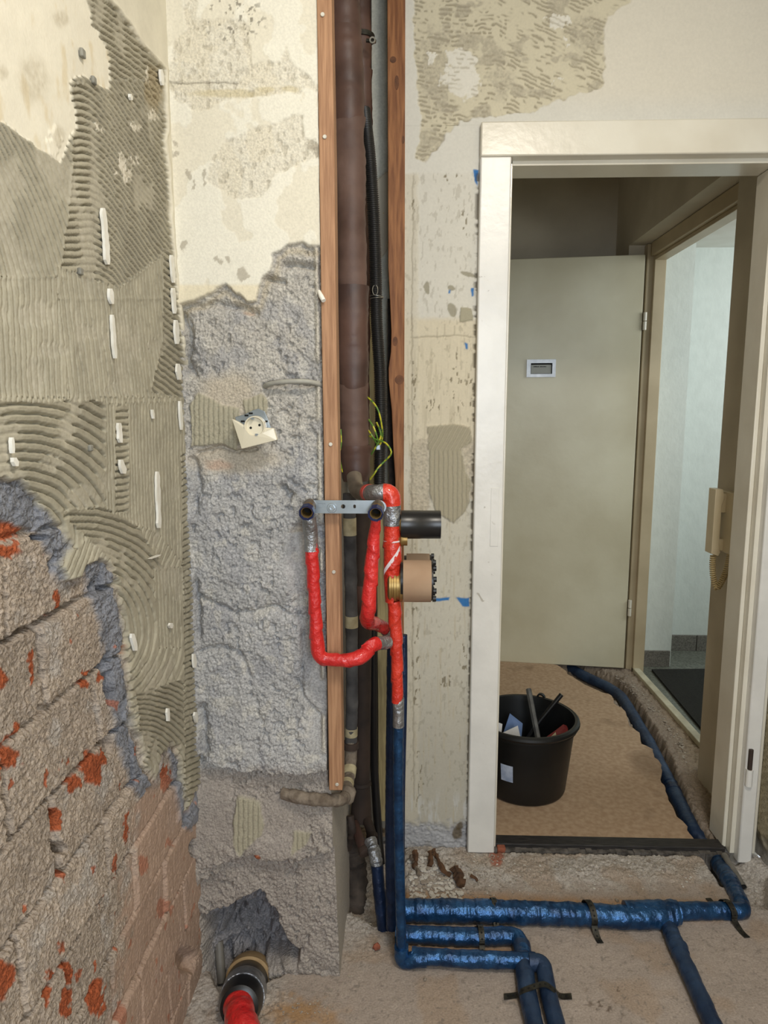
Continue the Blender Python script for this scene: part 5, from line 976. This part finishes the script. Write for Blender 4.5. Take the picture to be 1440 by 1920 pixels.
def over(px_front, py_front, px_back, py_back, hgt, k=.6):
    a, b = FL(px_front, py_front, .003), FL(px_back, py_back, .003); m_ = (a+b)/2; d = b-a
    return [a, a+d*.2+np.array([0, 0, .002]), m_-d*.2*k+np.array([0, 0, hgt*.86]), m_+np.array([0, 0, hgt]), m_+d*.2*k+np.array([0, 0, hgt*.86]), b-d*.2+np.array([0, 0, .002]), b]
def wrapX(px, py, r, tilt=.01, foot=.035):
    c = FL(px, py, r*.92); q = r+.0035; out = [(-q-foot, .003), (-q-foot*.5, .003)]+[(q*math.cos(a), c[2]+q*math.sin(a)) for a in np.linspace(PI*1.08, -.08*PI, 11)]+[(q+foot*.5, .003), (q+foot, .003)]
    return [np.array([c[0]-tilt*y_/.06, c[1]+y_, max(z_, .003)]) for y_, z_ in out]
strap('perforated steel strap over the thick floor pipe, midway to the branch', wrapX(1105, 1715, .0305, .010), side=(1, .05, 0))
strap('perforated strap over the thick floor pipe near the door jamb', wrapX(1364, 1708, .0235, .016, .045), .015, (1, .1, 0))
strap('perforated strap near the shaft end of the thick floor pipe', wrapX(926, 1708, .0275, .004), .014, (1, .05, 0))
strap('light perforated strap crossing the middle floor pipe', wrapX(901, 1756, .0222, .003, .03), .014, (1, .05, 0))
strap('perforated strap spanning the two pipes that run towards the viewer', [FL(945, 1869, .004), FL(968, 1866, .004), FL(978, 1862, .030)+np.array([0, 0, .004]), FL(1002, 1850, .044), FL(1022, 1846, .045), FL(1040, 1858, .034), FL(1052, 1868, .004), FL(1072, 1868, .004)], .016, (.1, 1, 0))
# grey conduit at the jamb
cg = [FL(1358, 1604, .012), FL(1374, 1630, .012), FL(1394, 1664, .012)]; t = thing('conduit_end', 'open grey plastic conduit end beside the right door jamb', 'conduit', cg[-1])
MB().tube(cg, .0095, 16, cap=False).build('tube', 'grey_pipe', t); MB().lathe(cg[-1], cg[-1]-cg[0], [(-.004, .0082), (-.003, .0082)], 16).build('bore', 'hole', t)

# ------------------------------------------------------------------ drain connection in the floor corner
ax = FL(436, 1935, .05)-P3(462, 1830, 1.50); b = P3(464, 1842, 1.47); e_ = P3(434, 1932, 1.22); axd = (e_-b)/np.linalg.norm(e_-b)
t = thing('drain_pipe', 'black drain pipe with silver and red tape coming out of the hole in the pier', 'pipe', (e_[0], e_[1], 0))
MB().lathe(b-axd*.03, axd, [(-.02, .055), (.03, .055), (.034, .050)], 32, fn=wrinkle(.06, 60, 3)).build('clay_collar', 'clay', t)
MB().lathe(b, axd, [(0, .048), (.01, .051), (.13, .049), (.155, .042), (.16, .030)], 36).build('socket', 'black_plastic', t)
MB().tube([b+axd*.055, b+axd*.08, b+axd*.105], .0518, 36, wrinkle(.02, 200, 5)).build('silver_tape', 'silver_tape', t)
rp = spline([b+axd*.125, b+axd*.16, b+axd*.21+np.array([.01, 0, -.01]), b+axd*.25+np.array([.03, 0, -.03]), b+axd*.31+np.array([.07, 0, -.10])], .005); MB().tube(rp, .033, 26, wrinkle(.1, 60, 6, .05, 200)).build('red_film', 'red_film', t)
t = thing('conduit_end', 'short grey pipe standing in the hole beside the drain pipe', 'conduit', P3(412, 1850, 1.49)); MB().tube([P3(410, 1765, 1.54), P3(416, 1842, 1.50)], .011, 14).build('tube', 'grey_pipe', t)

# ------------------------------------------------------------------ broken socket, cable, plugs
YS = 1.425
so = P3(476, 800, YS); t = thing('power_socket', 'broken cream power socket hanging tilted on the concrete pier', 'socket', (so[0], YS, P3(476, 842, YS)[2]))
def SP(x, y, Y=YS): return P3(x, y, Y)
cover = [(434, 785), (447, 791), (458, 798), (460, 806), (464, 812), (470, 816), (478, 817), (486, 815), (491, 810), (493, 803), (498, 802), (513, 803), (520, 825), (453, 842)]
cvo = MB().prism([SP(x, y, 1.412) for x, y in cover], (0, .012, 0)).build('cover', 'socket', t, bevel=.0022, smooth=False)
ap_ = [SP(453, 841, 1.4118), SP(470, 817, 1.4075), SP(481, 817, 1.4075), SP(518, 825, 1.4118)]; fc = SP(435.5, 786, 1.4118); fe = SP(459, 805, 1.4078); fg = SP(512.5, 804, 1.4118); fh = SP(491, 812, 1.4078)
MB().add([ap_[0], ap_[1], ap_[2], ap_[3], fc, fe, fg, fh], [(0, 1, 5, 4), (0, 3, 2, 1), (3, 6, 7, 2)]).build('face', 'socket', cvo, smooth=False)
MB().prism([SP(x, y, 1.430) for x, y in ((440, 782), (458, 777), (474, 769), (484, 766), (496, 771), (503, 788), (508, 803), (494, 812), (452, 812))], (0, .004, 0)).build('support_plate', 'zinc', t, bevel=.001, smooth=False)
sc_ = SP(476, 800, 1.404); MB().lathe((sc_[0], 1.404, sc_[2]), (0, 1, 0), [(.005, .0195), (.005, .0212), (.016, .0225), (.022, .0225), (.022, .0170), (.013, .0175), (.007, .0185)], 36, closed=True).build('insert_ring', 'socket', t)
ins = MB().lathe((sc_[0], 1.416, sc_[2]), (0, 1, 0), [(0, .0182), (.006, .0182)], 36).build('insert_floor', 'socket', t)
for dx, dz in ((-.0092, -.0026), (.0092, .0030)): MB().lathe((sc_[0]+dx, 1.4155, sc_[2]+dz), (0, 1, 0), [(0, .0026), (.003, .0026)], 14).build('pin_hole', 'hole', ins)
for s_ in (1, -1): MB().box((sc_[0]-.004*s_-.0025, 1.406, sc_[2]+.0165*s_-.002), (sc_[0]-.004*s_+.0025, 1.417, sc_[2]+.0165*s_+.002)).build('earth_clip', 'zinc', ins, smooth=False)
for x, y in ((462, 779), (498, 790), (455, 790), (470, 775)): p = SP(x, y, 1.4285); MB().box((p[0]-.004, 1.4285, p[2]-.0018), (p[0]+.004, 1.4305, p[2]+.0018)).build('slot', 'hole', t, smooth=False)
tag(MB().tube(spline([P3(497, 724, 1.47), P3(506, 720, 1.452), P3(525, 716.5, 1.444), P3(550, 715, 1.442), P3(580, 716, 1.446), P3(604, 722, 1.47)], .004), .0052, 14).build('grey_cable', 'grey_cable'), 'grey cable bulging out of the joint between two concrete blocks', 'cable')
pw = [P3(598, 546, 1.452), P3(602, 555, 1.444), P3(607, 564, 1.438)]; tag(MB().tube(pw, [.0036, .0052, .0048], 12).build('plastic_plug', 'white_grout'), 'white plastic plug poking out at the left edge of the brown batten', 'plug')
for x, y, s_, lab in ((151, 100, .006, 'grey wall plug in the cream paint patch, upper one'), (172, 151, .0055, 'grey wall plug at the lower edge of the cream patch'), (147, 509, .005, 'small wall plug in grooved adhesive halfway up the left wall'), (166, 840, .005, 'small wall plug in the curved adhesive grooves above the bricks')):
    p = onX(x, y, XW+.014); MB_ = MB().box((p[0], p[1]-s_, p[2]-s_), (p[0]+.006, p[1]+s_, p[2]+s_)); tag(MB_.build('wall_plug', 'plug_grey', smooth=False, bevel=.002), lab, 'wall plug', 'wall plugs in the left wall')

# ------------------------------------------------------------------ intercom
t = thing('intercom', 'cream intercom handset with coiled cord on the hall wall by the door frame', 'intercom', (1.098, 2.30, .80))
bx0 = MB().box((1.076, 2.235, .885), (1.099, 2.345, 1.092)).build('base', 'intercom', t, bevel=.003)
hs = MB(); hs.prism([(1.036, 2.30, 1.100), (1.060, 2.30, 1.100), (1.068, 2.30, 1.072), (1.060, 2.30, 1.045), (1.060, 2.30, .905), (1.066, 2.30, .885), (1.060, 2.30, .872), (1.036, 2.30, .880)], (0, .052, 0)).build('handset', 'intercom', t, bevel=.002, smooth=False)
MB().box((1.060, 2.305, 1.02), (1.077, 2.345, 1.085)).build('cradle', 'intercom', t, bevel=.002); MB().box((1.060, 2.305, .89), (1.077, 2.345, .93)).build('cradle', 'intercom', t, bevel=.002)
for z in (.905, .918): MB().box((1.079, 2.2335, z), (1.087, 2.2345, z+.006)).build('button', 'print' if z < .91 else 'cream_tape', t, smooth=False)
cc = spline([(1.052, 2.32, .872), (1.049, 2.315, .845), (1.050, 2.305, .80), (1.058, 2.295, .765), (1.068, 2.285, .785), (1.078, 2.275, .83), (1.084, 2.27, .885)], .0006); co_ = []
L = 0
for i, p in enumerate(cc):
    if i: L += np.linalg.norm(p-cc[i-1])
    tg = cc[min(i+1, len(cc)-1)]-cc[max(i-1, 0)]; tg /= np.linalg.norm(tg); a = np.cross(tg, (0, 1, 0)); a /= np.linalg.norm(a); b2 = np.cross(tg, a); ph_ = 2*PI*L/.0072; co_.append(p+a*.0085*math.cos(ph_)+b2*.0085*math.sin(ph_))
MB().tube(co_, .0024, 6).build('coiled_cord', 'cord', t)

# ------------------------------------------------------------------ bucket with rubbish
bc = np.array([.415, 2.385, 0]); bc = np.array([onZ(982, 1512)[0]+.018, onZ(982, 1512)[1]+.118, .0135]); R0, R1, HB = .148, .178, .268
t = thing('bucket', 'black plastic builders bucket standing on the tan hall sheet', 'bucket', bc)
MB().lathe(bc, (0, 0, 1), [(0, R0-.012), (.004, R0-.003), (.012, R0), (HB-.03, R1-.006), (HB-.028, R1+.004), (HB-.006, R1+.006), (HB, R1+.002), (HB, R1-.006), (HB-.02, R1-.010), (.012, R0-.008), (.010, 0.01)], 56).build('body', 'bucket', t, auto=50)
MB().lathe(bc+np.array([0, 0, HB-.012]), (0, 0, 1), [(-.008, R1+.0065), (0, R1+.012), (.008, R1+.010), (.013, R1+.003), (.008, R1-.004), (-.004, R1-.006)], 56, closed=True).build('rim', 'bucket', t)
a = math.radians(62); MB().lathe(bc+np.array([(R1+.002)*math.cos(a), (R1+.002)*math.sin(a), HB-.004]), (math.cos(a), math.sin(a), .1), [(0, .016), (.012, .016), (.012, .010), (0, .010)], 20, closed=True).build('handle_lug', 'bucket', t)
st_ = []
for i in range(7):
    a = math.radians(231+i*2.6)
    for z in (.088, .150): r_ = R0+(R1-R0)*z/HB-.001; st_.append(bc+np.array([r_*math.cos(a), r_*math.sin(a), z]))
MB().add(st_, [(2*i, 2*i+1, 2*i+3, 2*i+2) for i in range(6)]).build('sticker', 'sticker', t)
def at_b(px, py, Y): return onY(px, py, Y)
bY = bc[1]-.01
tag(MB().tube([at_b(991, 1292, bY+.10), at_b(1010, 1390, bY-.03), at_b(1016, 1430, bY-.06)], .0105, 6).build('metal_bar', 'rod'), 'flat-sided grey bar leaning in the bucket', 'bar')
tag(MB().tube([at_b(1053, 1302, bY+.04), at_b(1012, 1352, bY+.03), at_b(985, 1392, bY+.02)], .0085, 14).build('plastic_tube', 'black_plastic'), 'thin dark tube leaning across the grey bar in the bucket', 'tube')
def card(name, m, label, cat, pts, th=.0015): tag(MB().prism(pts, (0, th, .0005)).build(name, m, smooth=False), label, cat)
card('blue_card', 'blue_card', 'blue packaging card standing in the bucket', 'card', [at_b(956, 1338, bY+.06), at_b(980, 1357, bY+.05), at_b(976, 1400, bY+.02), at_b(940, 1386, bY+.04)])
card('white_packet', 'white_paper', 'crumpled white packet in front of the blue card in the bucket', 'packet', [at_b(943, 1374, bY-.03), at_b(971, 1361, bY-.02), at_b(980, 1400, bY-.05), at_b(950, 1405, bY-.06)])
card('white_packet', 'white_paper', 'white paper scrap at the left inside the bucket, by the door jamb', 'packet', [at_b(926, 1352, bY-.03), at_b(942, 1358, bY-.02), at_b(939, 1385, bY-.05), at_b(922, 1380, bY-.06)])
rsx = MB(); rsx.prism([at_b(1026, 1388, bY-.06), at_b(1044, 1375, bY-.03), at_b(1058, 1364, bY), at_b(1066, 1367, bY), at_b(1065, 1377, bY-.02), at_b(1045, 1396, bY-.06)], (0, .02, .004)); tag(rsx.build('red_scrap', 'red_scrap', smooth=False, bevel=.003), 'dark red plastic scrap at the right inside the bucket', 'scrap')
card('pale_scrap', 'cream_tape', 'small pale scrap beside the red one in the bucket', 'scrap', [at_b(1033, 1382, bY-.08), at_b(1042, 1373, bY-.075), at_b(1045, 1395, bY-.09), at_b(1032, 1398, bY-.09)])

# ------------------------------------------------------------------ rubble
def fz(x, y):
    i = int(np.clip((x+.52)/1.62*429, 0, 429)); j = int(np.clip((y-.98)/1.12*299, 0, 299)); return float(FLH[i, j]) if y < 2.06 else 0.0
def stone_mesh(seed, sx, sy, sz, m):
    bm = bmesh.new(); bmesh.ops.create_icosphere(bm, subdivisions=1, radius=1); rg = random.Random(seed)
    for v in bm.verts: v.co = Vector((v.co.x*sx*(.75+.5*rg.random()), v.co.y*sy*(.75+.5*rg.random()), v.co.z*sz*(.7+.6*rg.random())))
    me = bpy.data.meshes.new('rubble_stone'); bm.to_mesh(me); bm.free(); me.materials.append(M[m]); return me
STN = [stone_mesh(i, 1, .75, .6, ('rubble', 'rubble', 'rubble_white', 'rubble_white', 'rubble')[i % 5]) for i in range(10)]
spots = [(772, 1655, 9, 4), (790, 1668, 8, 2), (803, 1661, 7, 3), (817, 1658, 9, 3), (826, 1648, 6, 2), (846, 1664, 8, 3), (835, 1676, 6, 2), (861, 1677, 6, 3), (815, 1640, 7, 4), (799, 1631, 6, 2), (792, 1645, 6, 3), (757+12, 1640, 8, 0), (890, 1636, 6, 4), (909, 1634, 7, 0), (876, 1626, 6, 4), (1247, 1690, 6, 2), (1281, 1660, 5, 3), (1100, 1668, 5, 0), (1420, 1650, 6, 3), (797, 1834, 9, 4), (786, 1768, 9, 0), (812, 1672, 6, 0), (1157, 1686, 8, 4), (1150, 1693, 6, 1), (650, 1690, 7, 0), (672, 1688, 7, 0), (694, 1660, 6, 4)]
where = lambda x, y: ('left of the door frame' if x < 900 and x > 740 else 'behind the thick floor pipe' if y < 1720 and x > 900 else 'at the foot of the shaft' if x < 740 else 'beside the front floor pipe')
for i, (x, y, s_, kd) in enumerate(spots):
    p = onZ(x, y, .006); o = bpy.data.objects.new('rubble_stone', STN[(i*3 % 10)//5*5+kd]); COL.objects.link(o); sc = s_*.00078*(.9+.3*random.random()); o.location = (p[0], p[1], fz(p[0], p[1])+s_*.00030); o.scale = (sc, sc, sc); o.rotation_euler = (random.random()*.6, random.random()*.6, random.random()*6)
    kn = 'white plaster chip' if kd in (2, 3) else 'grey mortar lump'; tag(o, kn+' lying on the floor '+where(x, y), 'rubble', kn+'s '+where(x, y))
gv = MB(); ico = STN[0]
base_v = [tuple(v.co) for v in ico.vertices]; base_f = [tuple(f.vertices) for f in ico.polygons]
def gravel(n, poly, smin, smax):
    c = 0; xs = [p[0] for p in poly]; ys_ = [p[1] for p in poly]
    while c < n:
        x, y = random.uniform(min(xs), max(xs)), random.uniform(min(ys_), max(ys_))
        if float(sd(np.array([x]), np.array([y]), poly)[0]) < 0: continue
        p = onZ(x, y, .004); s_ = random.uniform(smin, smax)*random.random()**.5; a = random.random()*6; ca, sa = math.cos(a), math.sin(a)
        gv.add([(p[0]+s_*(v[0]*ca-v[1]*sa), p[1]+s_*(v[0]*sa+v[1]*ca), fz(p[0], p[1])+s_*.6*(.6+v[2])) for v in base_v], base_f); c += 1
gravel(160, [(770, 1625), (800, 1625), (870, 1650), (860, 1690), (770, 1695)], .0025, .011); gravel(900, [(765, 1600), (900, 1600), (1000, 1610), (1300, 1612), (1330, 1640), (1000, 1650), (880, 1690), (765, 1690)], .0012, .0055); gravel(150, [(645, 1690), (735, 1690), (735, 1780), (660, 1850), (640, 1790)], .001, .0045); gravel(150, [(470, 1850), (640, 1855), (620, 1900), (480, 1900)], .001, .004); gravel(120, [(700, 1700), (1440, 1700), (1440, 1920), (640, 1920)], .0008, .002); gravel(110, [(1360, 1620), (1440, 1620), (1440, 1720), (1400, 1700)], .001, .004)
tag(gv.build('gravel', 'rubble', smooth=False), 'fine grey grit and plaster crumbs strewn over the bathroom floor', 'grit', kind='stuff')
gv = MB(); gravel(230, [(768, 1618), (800, 1618), (872, 1645), (866, 1694), (768, 1698)], .0045, .013); gravel(160, [(880, 1602), (1320, 1612), (1330, 1660), (900, 1680)], .0015, .005)
tag(gv.build('plaster_crumbs', 'rubble_white', smooth=False), 'pale plaster crumbs heaped below the wall left of the door frame', 'crumbs', kind='stuff')
gv = MB(); gravel(420, [(1150, 1266), (1178, 1266), (1280, 1385), (1290, 1440), (1325, 1520), (1316, 1500), (1284, 1425), (1244, 1355)], .0015, .008)
tag(gv.build('gravel', 'rubble', smooth=False), 'sandy grit on the hall floor between the trench and the entrance sill', 'grit', kind='stuff')
def chunk(label, pts, r, m='rotten', name='wood_fragment', cat='wood fragment', seed=0):
    pp = [onZ(x, y, z) for x, y, z in pts]; pp = spline([q_+np.array([0, 0, fz(q_[0], q_[1])]) for q_ in pp], .006); n = len(pp); tag(MB().tube(pp, [r*(.7+.5*float(vn(np.array([i*.9]), np.array([seed+.5]), seed))) for i in range(n)], 5, wrinkle(.45, 150, seed)).build(name, m, smooth=False), label, cat, 'rotten wood by the wall')
chunk('long curved brown splinter of rotten wood leaning by the wall', [(812, 1606, .03), (822, 1622, .022), (832, 1638, .015), (845, 1645, .01)], .0075, seed=1)
chunk('dark brown rotten wood stump left of the long splinter', [(806, 1606, .03), (808, 1620, .016), (806, 1634, .008)], .009, seed=2)
chunk('crumbled brown wood lump at the lower end of the splinter', [(852, 1630, .022), (860, 1645, .014), (866, 1662, .008)], .015, seed=3)
chunk('brown wood fragment nearest the shaft', [(777, 1606, .026), (780, 1620, .016), (776, 1634, .008)], .008, seed=4)
chunk('small dark wood fragment right of the crumbled lump', [(882, 1645, .008), (892, 1648, .01), (895, 1652, .006)], .005, seed=5)
chunk('pale flat wood piece lying beside the blue riser', [(770, 1610, .02), (778, 1628, .012), (786, 1648, .006)], .007, 'encrusted', seed=6)
p = onZ(706, 1774, .012); o = bpy.data.objects.new('brick_fragment', stone_mesh(31, .011, .009, .010, 'brick_chip')); COL.objects.link(o); o.location = (p[0], p[1], .010); tag(o, 'small red-brown brick fragment on the floor left of the blue riser', 'brick fragment')
bk = MB().box((.292, 1.965, -.02), (.318, 1.996, .010)).build('brick_fragment', 'brick_chip', smooth=False, bevel=.004); tag(bk, 'orange brick stub under the left end of the threshold', 'brick fragment')
